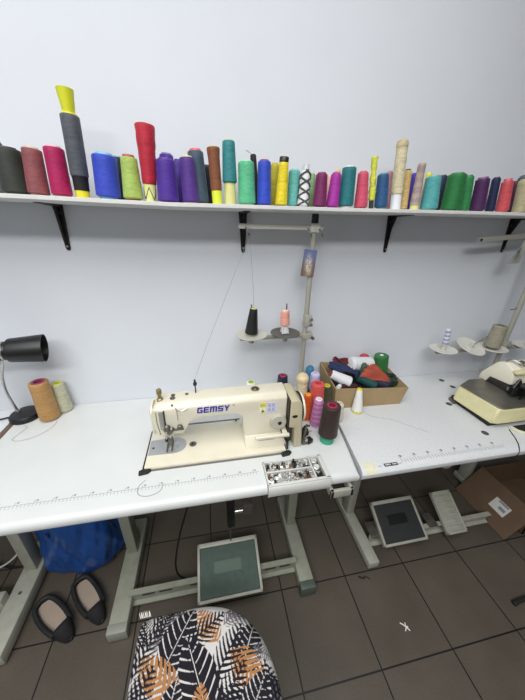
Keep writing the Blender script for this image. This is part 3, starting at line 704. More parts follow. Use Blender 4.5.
for (x, m_, r) in ((.150, m_disc, .066), (.293, m_ddisc, .062)):
    p = MB().lathe([(0, 1.089), (r*.5, 1.0885), (r-.004, 1.093), (r, 1.096), (r-.001, 1.098), (r*.5, 1.0925), (.006, 1.093), (0, 1.093)], 40, Matrix.Translation((x, -.125, 0))).build('spool_plate', m_, ts)
    MB().cyl((x, -.125, 1.060), (x, -.125, 1.22), .0028, 10).build('spool_pin', m_dsteel, p)
    MB().cyl((x, -.125, 1.060), (x, -.125, 1.0895), .012, 16).build('plate_nut', m_disc, p)
ta = MB(); ta.box(.105, .42, -.109, -.091, 1.490, 1.507, .003); ta.box(.369, .407, -.117, -.083, 1.482, 1.513, .004)
top_arm = ta.build('guide_arm', mat('arm_white', '#cfcec4', .4), ts)
for x in (.130, .360, .402):
    MB().tube(spline([(x, -.108, 1.496), (x, -.125, 1.490), (x+.006, -.130, 1.476), (x+.012, -.122, 1.468), (x+.014, -.110, 1.474)]), .0022, 8).build('thread_hook', m_dsteel, top_arm)
cone('black thread cone with a pale green tube on the left plate of the thread stand', (.150, -.125, 1.096), (.1595, -.125, 1.207), .0265, .0155, '#131417', '#bcd07a', group='thread cones on the thread stand', ext=.003, hole='through')
pk, ph = cone('pale pink thread cone on a white spindle, on the dark plate of the thread stand', (.291, -.125, 1.096), (.287, -.125, 1.196), .0195, .0175, '#dd9c8c', '#d9dadc', z0=.034, ext=.003, group='thread cones on the thread stand', rc=.6, hole='through')
for a in (0, PI/2, PI, 3*PI/2):
    MB().prism([(-.020, .001), (-.012, .001), (-.0095, .033), (-.013, .033)], 'y', -.003, .003, 0, 1, Euler((0, 0, a+PI/4)).to_matrix().to_4x4()).build('spindle_fin', mat('spindle_white', '#cfd0d0', .4), pk, local=True)
# loose thread running from the black cone up to the guide arm and down to the machine
th = thing('thread_line', 'thin grey thread from the black cone up over the guide arm to the machine', 'thread', (.13, -.125, 1.471))
MB().tube([(.1595, -.125, 1.209), (.156, -.125, 1.30), (.142, -.1255, 1.471), (.06, -.19, 1.30), (-.02, -.27, 1.14), (-.074, -.326, 1.024)], .0007, 5).build('strand', mat('strand_grey', '#8e9096', .6), th)

# flat holy-card sized picture hung on the pole
def picture_material(name, top, mid, low, scale):
    m = bpy.data.materials.new(name); m.use_nodes = True; nt = m.node_tree; L = nt.links.new; b = nt.nodes['Principled BSDF']; b.inputs['Roughness'].default_value = .35
    tc = nt.nodes.new('ShaderNodeTexCoord'); sp = nt.nodes.new('ShaderNodeSeparateXYZ'); L(tc.outputs['Generated'], sp.inputs[0])
    rp = nt.nodes.new('ShaderNodeValToRGB'); L(sp.outputs['Z'], rp.inputs[0])
    rp.color_ramp.elements[0].color = lin(low); rp.color_ramp.elements[1].color = lin(top); rp.color_ramp.elements[0].position = .3; rp.color_ramp.elements[1].position = .78
    v = nt.nodes.new('ShaderNodeTexVoronoi'); v.inputs['Scale'].default_value = scale; L(tc.outputs['Generated'], v.inputs['Vector'])
    # a pale central mound on the lower two thirds
    d = nt.nodes.new('ShaderNodeVectorMath'); d.operation = 'DISTANCE'; mp = nt.nodes.new('ShaderNodeMapping'); mp.inputs['Scale'].default_value = (1.5, 0, 1); L(tc.outputs['Generated'], mp.inputs[0])
    L(mp.outputs[0], d.inputs[0]); d.inputs[1].default_value = (.75, 0, .42)
    mr = nt.nodes.new('ShaderNodeMapRange'); mr.inputs[1].default_value = .5; mr.inputs[2].default_value = .1; mr.inputs[3].default_value = 0; mr.inputs[4].default_value = 1.0; L(d.outputs['Value'], mr.inputs[0])
    mu = nt.nodes.new('ShaderNodeMath'); mu.operation = 'MULTIPLY'; L(mr.outputs[0], mu.inputs[0]); L(v.outputs['Color'], mu.inputs[1])
    mx = nt.nodes.new('ShaderNodeMix'); mx.data_type = 'RGBA'; L(mu.outputs[0], mx.inputs['Factor']); L(rp.outputs[0], mx.inputs['A']); mx.inputs['B'].default_value = lin(mid); L(mx.outputs['Result'], b.inputs['Base Color'])
    return m
pc = MB().prism([(-.030, 1.338), (.024, 1.333), (.030, 1.432), (-.020, 1.437)], 'y', -.1145, -.1125, 0, 1, Matrix.Translation((.373, 0, -.012))).build('picture_card', picture_material('picture_print', '#6a739c', '#e9e0c8', '#756058', 12))
tag(pc, 'small blue and brown picture card hung on the pole of the thread stand', 'picture')

# ------------------------------------------------------------------ cones standing around the machine
G2 = 'thread cones beside the sewing machine'
def tcone(label, x, y, h, rb, rt, col, core, z=ZT, tx=0, ty=0, **k):
    k.setdefault('group', G2)
    return cone(label, (x, y, z), (x+tx, y+ty, z+h), rb, rt, col, core, **k)
tcone('navy thread cone with a dark pink core behind the right end of the machine', .302, -.10, .128, .030, .0225, '#20253c', '#b03350', ext=.001)
bg, bgh = tcone('cream lumpy thread cone with a round top next to the hand wheel', .363, -.195, .150, .028, .023, '#cfc4a4', '#d9d2ba', ext=0, lump=.03, head=.05, hole=False)
MB().lathe([(0, .135), (.022, .137), (.0275, .152), (.0265, .168), (.018, .180), (.007, .186), (0, .186)], 28).build('wound_head', thread_mat('#d2bf9c'), bg, local=True)
tcone('sky blue thread cone farthest back beside the stand pole', .448, -.06, .142, .024, .018, '#3f7fa8', '#3a769e', hole=False)
tcone('lavender thread cone with a white core behind the coral cone', .448, -.128, .142, .027, .021, '#b9b3d6', '#c9c6dc', ext=.001)
tcone('dark green thread cone half hidden left of the coral cone', .401, -.150, .078, .022, .018, '#23462f', '#2c4a34')
tcone('large coral thread cone with a coral core in the middle of the group', .421, -.228, .152, .036, .028, '#c8524c', '#c84a50', ext=.001)
tcone('orange thread cone with a yellow core next to the hand wheel', .368, -.262, .125, .022, .0155, '#cf5320', '#e0b228', ext=.001)
tcone('dark olive thread cone with a yellow core beside the cardboard box', .474, -.205, .122, .026, .021, '#3f442c', '#d3c22a', ext=.001)
tcone('pink-violet thread cone with a white top in front of the coral cone', .398, -.304, .128, .0275, .0185, '#b0679c', '#e3dde4', ext=.004, patch=.2, col2='#c489b5', stripes=15)
tcone('small off-white thread cone hidden behind the brown one, only its top showing', .497, -.295, .090, .022, .018, '#cfc8b4', '#d6d0be')
bn, bnh = tcone('dark brown thread cone with a red core standing on a green plastic cup', .404, -.402, .166, .036, .0325, '#2f2521', '#8e2740', z0=.032, ext=.001, col2='#36231f', stripes=18, rc=.6, tx=.002)
MB().lathe([(0, 0), (.026, 0), (.0265, .004), (.0235, .028), (.0222, .030), (.0, .030)], 28).build('green_cup', mat('green_plastic', '#2f9c79', .35), bn, local=True)
tcone('white and pale green thread cone standing behind the machine arm', .141, -.185, .158, .030, .019, '#dfe2d6', '#a8c25e', ext=.001)
tcone('tan orange thread cone with a purple-red core in front of the desk lamp', -.688, -.085, .175, .037, .033, '#a9814f', '#8c3a5a', ext=.001, group='thread cones by the desk lamp')
tcone('pale beige thread cone with a yellow-green core against the wall by the desk lamp', -.652, -.037, .136, .031, .0235, '#b7b59c', '#cfd23e', ext=.001, group='thread cones by the desk lamp')

# ------------------------------------------------------------------ desk lamp
la = thing('desk_lamp', 'black desk lamp with a cylindrical head on a bent chrome stem at the left edge', 'lamp', (-.800, -.085, ZT))
MB().lathe([(0, ZT), (.060, ZT), (.062, ZT+.003), (.061, .764), (.055, .772), (.02, .776), (0, .776)], 40, Matrix.Translation((-.789, -.0625, 0)) @ Matrix.Diagonal((.9, .9, 1, 1))).build('base', m_dark, la)
MB().tube(spline([(-.816, -.055, .772), (-.818, -.060, .81), (-.815, -.072, .87), (-.795, -.098, .93), (-.771, -.12, .985), (-.752, -.132, 1.020), (-.745, -.135, 1.048)]), .0052, 12).build('stem', m_steel, la)
MB().cyl((-.816, -.055, .774), (-.816, -.055, .783), .009, 14).build('stem_collar', m_steel, la)
HM = Matrix.Translation((-.812, -.138, 1.082)) @ Matrix.Rotation(.24, 4, 'Z') @ Matrix.Rotation(math.radians(94), 4, 'Y')
shd = MB().lathe([(0, -.115), (.028, -.115), (.031, -.11), (.033, .088), (.041, .092), (.043, .098), (.0515, .196), (.0495, .196), (.0415, .108), (.03, .1), (0, .1)], 40, HM).build('lamp_head', m_dark, la, 30)
MB().lathe([(.0328, .074), (.0345, .075), (.0345, .080), (.0328, .081)], 36, HM).build('seam_ring', m_steel, shd)
MB().lathe([(0, .1), (.016, .101), (.016, .11), (.024, .135), (.025, .15), (.015, .166), (0, .170)], 24, HM).build('bulb', mat('bulb_glass', '#d9d9d4', .15), shd)
MB().cyl(HM @ Vector((.046, -.0215, .182)), HM @ Vector((.044, -.021, .182)), .005, 10).build('rivet', m_steel, shd)
MB().tube(spline([(-.842, -.064, .757), (-.92, -.085, .754), (-1.0, -.10, .754), (-1.1, -.10, .754)]), .0035, 8).build('cord', m_dark, la)

# loose threads on the tables
def strand(label, pts, col, r=.0008):
    t_ = MB().tube(spline(pts, 10), r, 5).build('loose_thread', mat('strand_'+col, col, .7)); return tag(t_, label, 'thread')
z = ZT+.0008
strand('curled grey thread lying in front of the tan orange cone', [(-.652, -.115, z), (-.655, -.155, z), (-.685, -.195, z), (-.730, -.215, z), (-.765, -.205, z), (-.755, -.165, z), (-.750, -.135, z), (-.770, -.125, z)], '#9b9c98')
strand('loop of grey thread lying on the ruler line left of centre on the sewing table', [(-.245, -.475, z), (-.263, -.500, z), (-.255, -.528, z), (-.225, -.537, z), (-.195, -.525, z), (-.188, -.500, z)], '#8f9296')
strand('long wavy thread lying on the speckled table in front of the cardboard box', [(.640, -.255, z), (.665, -.30, z), (.735, -.33, z), (.775, -.37, z), (.84, -.43, z)], '#a6a8ac')

# ------------------------------------------------------------------ tray of metal oddments let into the table front
tr = thing('oddments_tray', 'white plastic tray with compartments let into the front right of the sewing table', 'tray', (.24, -.52, ZT))
b = MB(); x0, x1, y0, y1 = .1385, .3505, -.571, -.4685
b.box(x0, x1, y0, y1, .706, .735)
zb, zt = .730, .7545
for (a0, a1, b0, b1) in ((x0, x1, y1-.006, y1), (x0, x1, -.5705, -.562), (x0, x0+.006, -.568, y1), (x1-.014, x1, -.568, y1), (.300, .306, -.568, y1), (x0, .30, -.518, -.513)):
    b.box(a0, a1, b0, b1, zb, zt, .0015, 1)
b.prism([(-.560, .7535), (-.566, .7530), (-.5725, .748), (-.576, .738), (-.576, .718), (-.573, .710), (-.567, .706), (-.560, .706)], 'x', x0, x1, .001, 1)
b.build('tray_body', mat('tray_white', '#c9cac6', .45), tr)
MB().box(x0+.006, x1-.014, -.562, y1-.006, .7352, .7375).build('tray_liner', mat('oily_liner', '#4a463f', .5, noise=.3, nscale=60), tr)
ml = [mat('bit_steel', '#c4c4c0', .35, metal=.5), mat('bit_dark', '#3b3936', .4, metal=.6), mat('bit_bright', '#e2e2e0', .3, metal=.5), mat('bit_copper', '#8a6a55', .4, metal=.6)]
def bobbin_mesh(mm):
    return MB().lathe([(0, -.0045), (.0095, -.0045), (.0095, -.0035), (.004, -.003), (.004, .003), (.0095, .0035), (.0095, .0045), (.0025, .0045), (.0025, -.001), (0, -.001)], 16)
protos = []
def foot_mesh():
    f = MB(); f.box(-.003, .003, -.004, .004, 0, .016, .001, 1); f.box(-.006, -.002, -.012, .008, -.003, -.001); f.box(.002, .006, -.012, .008, -.003, -.001); f.box(-.006, .006, -.003, .006, -.003, .003, .001, 1); return f
def screw_mesh():
    f = MB(); f.cyl((0, 0, -.006), (0, 0, .006), .0028, 10); f.cyl((0, 0, .006), (0, 0, .0095), .0055, 12); return f
def case_mesh():
    return MB().lathe([(0, -.006), (.0105, -.006), (.0108, .004), (.009, .005), (.009, -.003), (.003, -.003), (.003, .006), (0, .006)], 18)
KINDS = [('bobbin', bobbin_mesh, lambda: bobbin_mesh(0), 'steel bobbin lying in the tray of metal oddments', 'bobbin', 'bobbins in the oddments tray'),
         ('presser_foot', None, foot_mesh, 'loose steel presser foot lying in the tray of metal oddments', 'presser foot', 'presser feet in the oddments tray'),
         ('machine_screw', None, screw_mesh, 'machine screw lying in the tray of metal oddments', 'screw', 'screws in the oddments tray'),
         ('bobbin_case', None, case_mesh, 'round bobbin case lying in the tray of metal oddments', 'bobbin case', 'bobbin cases in the oddments tray')]
first = {}
def oddment(k, x, y, z, rot, m):
    nme, _, fn, lab, cat, grp = KINDS[k]
    key = (k, m.name)
    if key not in first:
        o = fn().build(nme, m); first[key] = o
    else:
        o = first[key].copy(); COL.objects.link(o); o.name = nme
    o.location = (x, y, z); o.rotation_euler = rot
    return tag(o, lab, cat, grp)
rr = random.Random(11)
for (a0, a1, b0, b1, nx, ny) in ((.153, .291, -.507, -.483, 13, 3), (.153, .291, -.553, -.527, 13, 3)):
    for i in range(nx):
        for j in range(ny):
            k = rr.choice([0, 0, 1, 1, 1, 2, 3]); m_ = rr.choice([ml[0], ml[0], ml[2], ml[2], ml[2], ml[1], ml[1], ml[1], ml[0], ml[0], ml[3]])
            oddment(k, a0+(a1-a0)*i/(nx-1)+rr.uniform(-.002, .002), b0+(b1-b0)*j/(ny-1), .7405+rr.uniform(0, .006), (rr.choice([0, .5, PI/2, 1.2]), rr.choice([0, .4]), rr.uniform(0, 6)), m_)
oddment(3, .3205, -.487, .7445, (0, 0, 0), ml[2]); oddment(3, .3205, -.513, .7445, (.2, 0, 0), ml[2]); oddment(1, .321, -.545, .744, (.3, 0, 1), ml[1]); oddment(2, .316, -.534, .746, (1.4, 0, .6), ml[0])
# ------------------------------------------------------------------ open cardboard box full of thread and scraps
bx = thing('cardboard_box', 'open tan cardboard box full of thread cones and cloth scraps on the speckled table', 'box', (.69, -.12, ZT))
def BX(u, v, zz):    # local box frame: u to the right along the front, v to the back
    c, s = math.cos(-.035), math.sin(-.035); return Vector((.520+u*c-v*s, -.218+u*s+v*c, ZT+zz))
def wall(p, q, hp, hq, flare_p, flare_q, th=.0035):
    """one side of the box from p to q (u,v) with its top edge at heights hp, hq"""
    b = MB()
    def f(i, j):
        u = p[0]+(q[0]-p[0])*i; v = p[1]+(q[1]-p[1])*i; h = hp+(hq-hp)*i
        fu = flare_p[0]+(flare_q[0]-flare_p[0])*i; fv = flare_p[1]+(flare_q[1]-flare_p[1])*i
        return BX(u+fu*j, v+fv*j, .002+h*j+.0006*math.sin(i*9)*j)
    b.grid(10, 4, f, th); return b
FL, FR, BR_, BL = (-.006, -.004), (.022, -.002), (.030, .004), (-.012, .004)
wall((0, 0), (.325, 0), .106, .086, FL, FR).build('front_panel', m_card, bx)
wall((0, .190), (0, 0), .138, .106, BL, FL).build('side_panel', m_card, bx)
wall((.325, 0), (.325, .190), .086, .092, FR, BR_).build('side_panel', m_card, bx)
wall((.325, .190), (0, .190), .092, .138, BR_, BL).build('back_panel', m_card, bx)
MB().prism([tuple(BX(u, v, 0)[:2]) for u, v in ((0, 0), (.325, 0), (.325, .19), (0, .19))], 'z', ZT+.0002, ZT+.003).build('bottom_panel', m_card, bx)
GB = 'thread and scraps in the cardboard box'
cone('big white thread cylinder lying across the top of the cardboard box', (.638, -.088, .905), (.762, -.072, .887), .034, .034, '#d6d9dd', '#e2e2e2', group=GB, patch=.05, hole=False)
cone('white thread cone lying front left in the cardboard box, red core facing right', (.510, -.150, .897), (.598, -.178, .858), .020, .027, '#d9dbdf', '#8e2740', group=GB, patch=.05, ext=.001)
cone('upright leaf green thread cone in the back right corner of the cardboard box', (.815, -.082, .822), (.805, -.078, .936), .036, .033, '#2b6a37', '#dfe4dc', group=GB, hole=False, rc=.3, ext=-.0)
cone('dark teal thread cone lying slanted in the front middle of the cardboard box', (.650, -.148, .868), (.735, -.180, .826), .021, .019, '#1f4f4f', '#1b4040', group=GB)
cone('dark maroon thread tube lying low at the front of the cardboard box', (.553, -.186, .850), (.632, -.190, .838), .016, .014, '#3b1a24', '#57202c', group=GB)
cone('dark navy thread cone with a blue core, front right in the cardboard box', (.745, -.150, .838), (.800, -.178, .822), .024, .020, '#232a44', '#2c4fae', group=GB, ext=.001)
cone('small grey-green thread cone end poking up between the white cylinder and the brick red cloth', (.692, -.118, .868), (.690, -.126, .922), .016, .013, '#3f5a4c', '#3b5548', group=GB, hole=False)
cone('red thread cone end peeking over the white cylinder at the back of the cardboard box', (.745, -.036, .868), (.740, -.036, .922), .030, .022, '#a52c3e', '#b13444', group=GB, hole=False, lump=.03)
cone('small white thread cone stub at the front left corner inside the cardboard box', (.536, -.190, .838), (.545, -.194, .862), .012, .009, '#cfd1d3', '#d8d8d6', group=GB)
def cloth(label, name, pts, thick, col, seed, amp=.006, cat='cloth scrap'):
    """crumpled scrap: a quad sheet with folds; pts = four corners"""
    r0 = random.Random(seed); ph = [r0.uniform(0, 6) for _ in range(6)]
    a, b_, c, d = [Vector(p) for p in pts]; nrm = (b_-a).cross(d-a).normalized()
    def f(u, v):
        p = a*(1-u)*(1-v)+b_*u*(1-v)+c*u*v+d*(1-u)*v
        k = math.sin(u*9+ph[0]+2*math.sin(v*4+ph[1]))*.6+math.sin(v*11+ph[2]+u*3)*.35+math.sin((u+v)*17+ph[3])*.2
        dome = math.sin(PI*u)*math.sin(PI*v)
        e = .004*math.sin(v*23+ph[4]); return p+nrm*(amp*k+dome*amp*2.2)+(b_-a).normalized()*e
    o = MB().grid(28, 28, f, thick).build(name, mat('cloth_'+col, col, .85, noise=.12, nscale=60, bump=.3, bscale=900), None, 60)
    return tag(o, label, cat, GB)
cloth('brick red knitted cloth scrap folded on top of the cardboard box contents', 'cloth_scrap', [(.648, -.172, .880), (.818, -.180, .836), (.770, -.105, .902), (.716, -.108, .906)], .006, '#a34a36', 3, .007)
cloth('navy blue cloth scrap draped over the left side inside the cardboard box', 'cloth_scrap', [(.520, -.110, .905), (.660, -.150, .868), (.676, -.100, .872), (.545, -.058, .910)], .010, '#232c50', 5, .009)
cloth('dark red cloth scrap at the back left inside the cardboard box', 'cloth_scrap', [(.560, -.070, .896), (.660, -.078, .900), (.655, -.036, .905), (.575, -.034, .918)], .006, '#6c1c2c', 8, .008)
cloth('dark bottle green cloth bundle bulging at the right side of the cardboard box', 'cloth_scrap', [(.800, -.190, .826), (.858, -.170, .822), (.850, -.125, .842), (.806, -.128, .862)], .012, '#1f3630', 12, .012)
cloth('black cloth scrap filling the bottom of the cardboard box', 'cloth_scrap', [(.530, -.205, .800), (.830, -.215, .795), (.828, -.045, .800), (.535, -.040, .810)], .010, '#1c1a20', 13, .010)
tag(MB().tube(spline([(.577, -.045, .926), (.600, -.085, .912), (.640, -.11, .885)]), .004, 8).build('zipper_strip', mat('zip_dark', '#40181c', .6)), 'dark red zipper strip sticking out at the back left of the cardboard box', 'zipper', GB)
cone('slim white thread cone with yellow ends leaning against the front of the cardboard box', (.612, -.252, ZT), (.614, -.238, ZT+.112), .0245, .0125, '#dfe0dd', '#d8d23a', z0=.006, ext=.005, rc=.93, patch=.05)

# ------------------------------------------------------------------ overlock machine
ov = thing('overlock_machine', 'cream overlock machine with a grey metal top plate on the speckled table', 'overlock machine', (1.27, -.34, ZT))
MB().box(1.115, 1.47, -.436, -.235, ZT+.0002, .776, .003).build('sump_pad', m_rubber, ov)
pdb = MB().prism([(1.095, -.275), (1.122, -.275), (1.122, -.235), (1.105, -.235)], 'z', ZT+.0002, .765, .002).build('mount_bracket', m_dsteel, ov)
tpr = bmesh.new()
base_out = [(1.106, -.262), (1.120, -.446), (1.136, -.457), (1.47, -.457), (1.47, -.225), (1.19, -.225)]
A = [tpr.verts.new((x-.012*(1 if x < 1.13 else 0), y, .772)) for x, y in base_out]; B = [tpr.verts.new((x, y, .846)) for x, y in base_out]
tpr.faces.new(A); tpr.faces.new(B)
for k in range(6): tpr.faces.new((A[k], A[(k+1) % 6], B[(k+1) % 6], B[k]))
bmesh.ops.recalc_face_normals(tpr, faces=tpr.faces[:])
bmesh.ops.bevel(tpr, geom=tpr.edges[:], offset=.006, segments=3, affect='EDGES')
MB().merge(tpr).build('base', m_yell, ov)
MB().prism([(1.108, -.264), (1.122, -.444), (1.138, -.454), (1.47, -.454), (1.47, -.228), (1.19, -.228)], 'z', .8455, .8505, .0015, 1).build('top_plate', mat('plate_grey', '#7d7a72', .35, metal=.6, noise=.15, nscale=30), ov)
hd = MB().prism([(-.212, .850), (-.215, .882), (-.268, .962), (-.300, .978), (-.342, .957), (-.360, .895), (-.350, .888), (-.26, .880), (-.25, .850)], 'x', 1.262, 1.50, .005, 2).build('head', mat('head_cream', '#e6e1cf', .35), ov)
MB().box(1.262, 1.47, -.366, -.340, .944, .957, .003).build('cover_edge', m_yell, hd)
MB().box(1.266, 1.45, -.352, -.235, .852, .884, .003).build('lower_arm', mat('arm_dark', '#4b4844', .4, metal=.5, noise=.2), ov)
rr = random.Random(4)
for k in range(15):
    x = rr.uniform(1.235, 1.40); y = rr.uniform(-.425, -.365); z = rr.uniform(.862, .925); r = rr.uniform(.006, .014)
    ax = rr.choice([(0, -1, 0), (.3, -.9, 0), (1, 0, 0)])
    v = Vector(ax).normalized()*rr.uniform(.010, .024)
    MB().cyl(Vector((x, y, z)), Vector((x, y, z))+v, r, 14, bev=.0015).build(rr.choice(['looper_screw', 'tension_disc', 'looper_joint']), rr.choice([m_dark, m_dsteel, m_dark, m_steel]), ov)
lo = MB()
for (a, b_) in (((1.225, -.40, .872), (1.275, -.37, .900)), ((1.26, -.41, .856), (1.33, -.40, .886)), ((1.29, -.39, .93), (1.31, -.42, .86)), ((1.33, -.40, .925), (1.37, -.41, .865)), ((1.24, -.385, .895), (1.265, -.38, .935))): lo.tube([a, b_], .0045, 8)
lo.box(1.25, 1.40, -.395, -.362, .856, .900, .004)
lo.build('looper_mechanism', m_dark, ov)
MB().tube(spline([(1.262, -.30, .980), (1.285, -.31, .990), (1.30, -.335, .982), (1.315, -.345, .972)]), .0045, 8).build('tension_lever', m_steel, ov)
MB().cyl((1.325, -.318, .968), (1.325, -.322, .985), .010, 14, bev=.002).build('tension_knob', m_dsteel, ov)
MB().cyl((1.40, -.29, .976), (1.40, -.29, .985), .012, 16).build('oil_window', m_dark, ov)
MB().box(1.265, 1.285, -.371, -.345, .858, .876, .002).build('presser_foot', m_steel, ov)
ctp = [(1.196, -.458), (1.199, -.487), (1.214, -.507), (1.24, -.517), (1.46, -.517), (1.46, -.458)]
cht = MB().prism(ctp, 'z', ZT+.0002, .758, .002).build('chip_tray', mat('chip_tray_cream', '#d9d5bd', .4), ov)
MB().prism([(1.212, -.460), (1.214, -.482), (1.232, -.500), (1.45, -.500), (1.45, -.460)], 'z', .7575, .7592).build('tray_hollow', m_rubber, cht)

# ------------------------------------------------------------------ thread stand of the overlock
os_ = thing('overlock_thread_stand', 'taller thread stand with pale spool plates at the right edge behind the overlock machine', 'thread stand', (1.492, -.1, ZT))
rod(1.492, -.1, ZT, 1.525, .0115).build('pole', m_pole, os_)
MB().lathe([(0, ZT), (.028, ZT), (.028, .757), (.014, .762), (.0115, .775), (0, .775)], 24, Matrix.Translation((1.492, -.1, 0))).build('pole_foot', m_pole, os_)
a_ = MB(); a_.box(1.09, 1.69, -.109, -.091, .935, .949, .003); a_.box(1.469, 1.515, -.122, -.080, .930, .985, .006)
sa = a_.build('spool_arm', m_pole, os_)
MB().cyl((1.492, -.122, .965), (1.492, -.138, .965), .008, 12).build('clamp_screw', m_steel, sa)
for (x, r, tilt, pin) in ((1.106, .062, 0, .10), (1.254, .068, 1, .10), (1.400, .068, 0, .12), (1.620, .066, 0, .10)):
    M = Matrix.Translation((x, -.12, .960 if x < 1.2 else .950))
    if tilt: M = Matrix.Translation((x, -.125, .970)) @ Euler((.34, .10, 0)).to_matrix().to_4x4()
    p = MB().lathe([(0, 0), (r*.5, -.001), (r-.004, .005), (r, .008), (r-.001, .010), (r*.5, .004), (.006, .0045), (0, .0045)], 40, M).build('spool_plate', mat('spool_plate_white', '#d2d1c9', .4), os_)
    MB().cyl(M @ Vector((0, 0, 0)), M @ Vector((.045*tilt, 0, pin*(1-.25*tilt))), .0028, 10).build('spool_pin', m_dsteel, p)
    MB().lathe([(0, .004), (.011, .0045), (.009, .024), (.004, .028), (0, .028)], 16, M).build('spool_cushion', m_disc, p)
tb = Matrix.Translation((1.124, -.1, 1.466)) @ Euler((0, -.085, 0)).to_matrix().to_4x4()
ga = MB().box(0, .62, -.010, .010, -.010, .010, .003, 2, tb).build('guide_arm', m_pole, os_)
MB().box(.375, .418, -.018, .018, -.017, .017, .003, 2, tb).build('guide_clamp', m_pole, os_)
MB().cyl((1.128, -.111, 1.467), (1.128, -.114, 1.467), .005, 12).build('arm_hole', m_dark, ga)
MB().tube([(1.445, -.1, 1.15), (1.492, -.1, 1.155)], .0025, 8).build('side_rod', m_dsteel, os_)
cone('small white and blue speckled thread cone on the left plate of the overlock stand', (1.108, -.12, .990), (1.102, -.12, 1.074), .0135, .011, '#d0d2da', '#dcdce0', group='thread cones on the overlock stand', col2='#8d93b8', stripes=16, ext=.001, hole='through')
cone('grey-beige thread cone on the plate next to the pole of the overlock stand', (1.394, -.12, .960), (1.400, -.12, 1.078), .036, .031, '#8f8b7a', '#6f6c5e', group='thread cones on the overlock stand', ext=.001, hole='through')
pc2 = MB().prism([(-.040, -.105), (.022, -.102), (.030, -.060), (.033, -.020), (.022, -.004), (.004, -.008), (-.002, -.030), (-.020, -.066)], 'y', -.1145, -.1125, 0, 1, Matrix.Translation((1.345, 0, 1.474)))
pc2 = pc2.build('picture_card', picture_material('grey_print', '#b9b9b4', '#3c3c3a', '#9b9b96', 5)); tag(pc2, 'small grey picture cut-out hanging from the guide arm of the overlock stand', 'picture')

# ------------------------------------------------------------------ brown carton under the right table
ca = thing('cardboard_carton', 'brown cardboard carton with white-labelled flap on the floor under the speckled table', 'box', (1.75, -.34, 0))
CX0, CX1, CY0, CY1, CH = 1.590, 1.98, -.505, -.200, .165
b = MB(); b.box(CX0, CX1, CY0, CY1, .001, .006); b.box(CX0, CX0+.005, CY0, CY1, .001, CH); b.box(CX1-.005, CX1, CY0, CY1, .001, CH); b.box(CX0, CX1, CY0, CY0+.005, .001, CH); b.box(CX0, CX1, CY1-.005, CY1, .001, CH)
b.build('body', m_carton, ca)
fl = MB(); fl.prism([(CX0, CH), (CX0+.003, CH+.004), (1.461, .010), (1.457, .006)], 'y', CY0-.01, CY1+.005); fl.build('flap', m_carton, ca)
MB().prism([(CX0-.002, CH-.012), (1.472, .004), (1.468, .001), (CX0-.005, CH-.012)], 'y', CY0+.002, CY1-.01).build('lower_flap', mat('pale_board', '#b9aa90', .8), ca)
lb = MB().prism([(1.548, .1140), (1.5470, .1160), (1.506, .0665), (1.507, .0645)], 'y', -.440, -.355).build('label', mat('label_paper', '#c9c8c4', .6), ca)
MB().prism([(1.5455, .1133), (1.5450, .1145), (1.538, .1062), (1.539, .105)], 'y', -.430, -.375).build('printed_line', m_ink, lb)
MB().prism([(1.529, .0940), (1.5285, .0950), (1.518, .0825), (1.519, .0815)], 'y', -.430, -.395).build('printed_code', m_ink, lb)

# ------------------------------------------------------------------ blue plastic bag and slippers
rr = random.Random(9)
ph = [rr.uniform(0, 6.28) for _ in range(8)]
def wrinkle(a, z):
    return .06*math.sin(3*a+ph[0]+z*9)+.045*math.sin(5*a+ph[1]-z*14)+.035*math.sin(8*a+ph[2]+z*22)+.02*math.sin(13*a+ph[3]-z*37)+.016*math.sin(19*a+z*60)+.012*math.sin(27*a+ph[4]-z*45)
prf = [(0, .001), (.06, .002), (.105, .008), (.130, .030), (.146, .065), (.152, .10), (.154, .14), (.153, .18), (.150, .22), (.146, .26), (.142, .30), (.136, .34), (.128, .38), (.115, .42), (.095, .46), (.070, .49), (.045, .51), (0, .515)]
prf2 = []
for (r0, z0), (r1, z1) in zip(prf, prf[1:]):
    for k in range(4): prf2.append((r0+(r1-r0)*k/4, z0+(z1-z0)*k/4))
prf2.append(prf[-1])
bag = thing('plastic_bag', 'bulging blue plastic bag on the floor under the left end of the sewing table', 'bag', (-.652, -.203, 0))
bm_ = mat('blue_plastic', '#1b488a', .3, noise=.12, nscale=9, bump=.6, bscale=26, spec=.5)
MB().lathe(prf2, 96, Matrix.Translation((-.652, -.203, 0)) @ Matrix.Diagonal((1.06, .80, 1, 1)), noise=wrinkle).build('body', bm_, bag, 180)
MB().prism([(-.011, 0), (.011, 0), (.014, .03), (.011, .062), (-.011, .062), (-.014, .03)], 'y', -.003, .003, .001, 1, Matrix.Translation((-.727, -.286, .262)) @ Euler((.12, .1, -.55)).to_matrix().to_4x4()).build('handle_slot', mat('bag_slot', '#0f2350', .6), bag)
for s_ in (-.05, .05):
    MB().tube(spline([(-.645+s_, -.20, .505), (-.645+s_*1.6, -.205, .56), (-.645+s_*2.2, -.20, .60), (-.645+s_*1.2, -.195, .575), (-.645+s_*.6, -.195, .51)]), [.014]*33, 8).build('handle', bm_, bag)

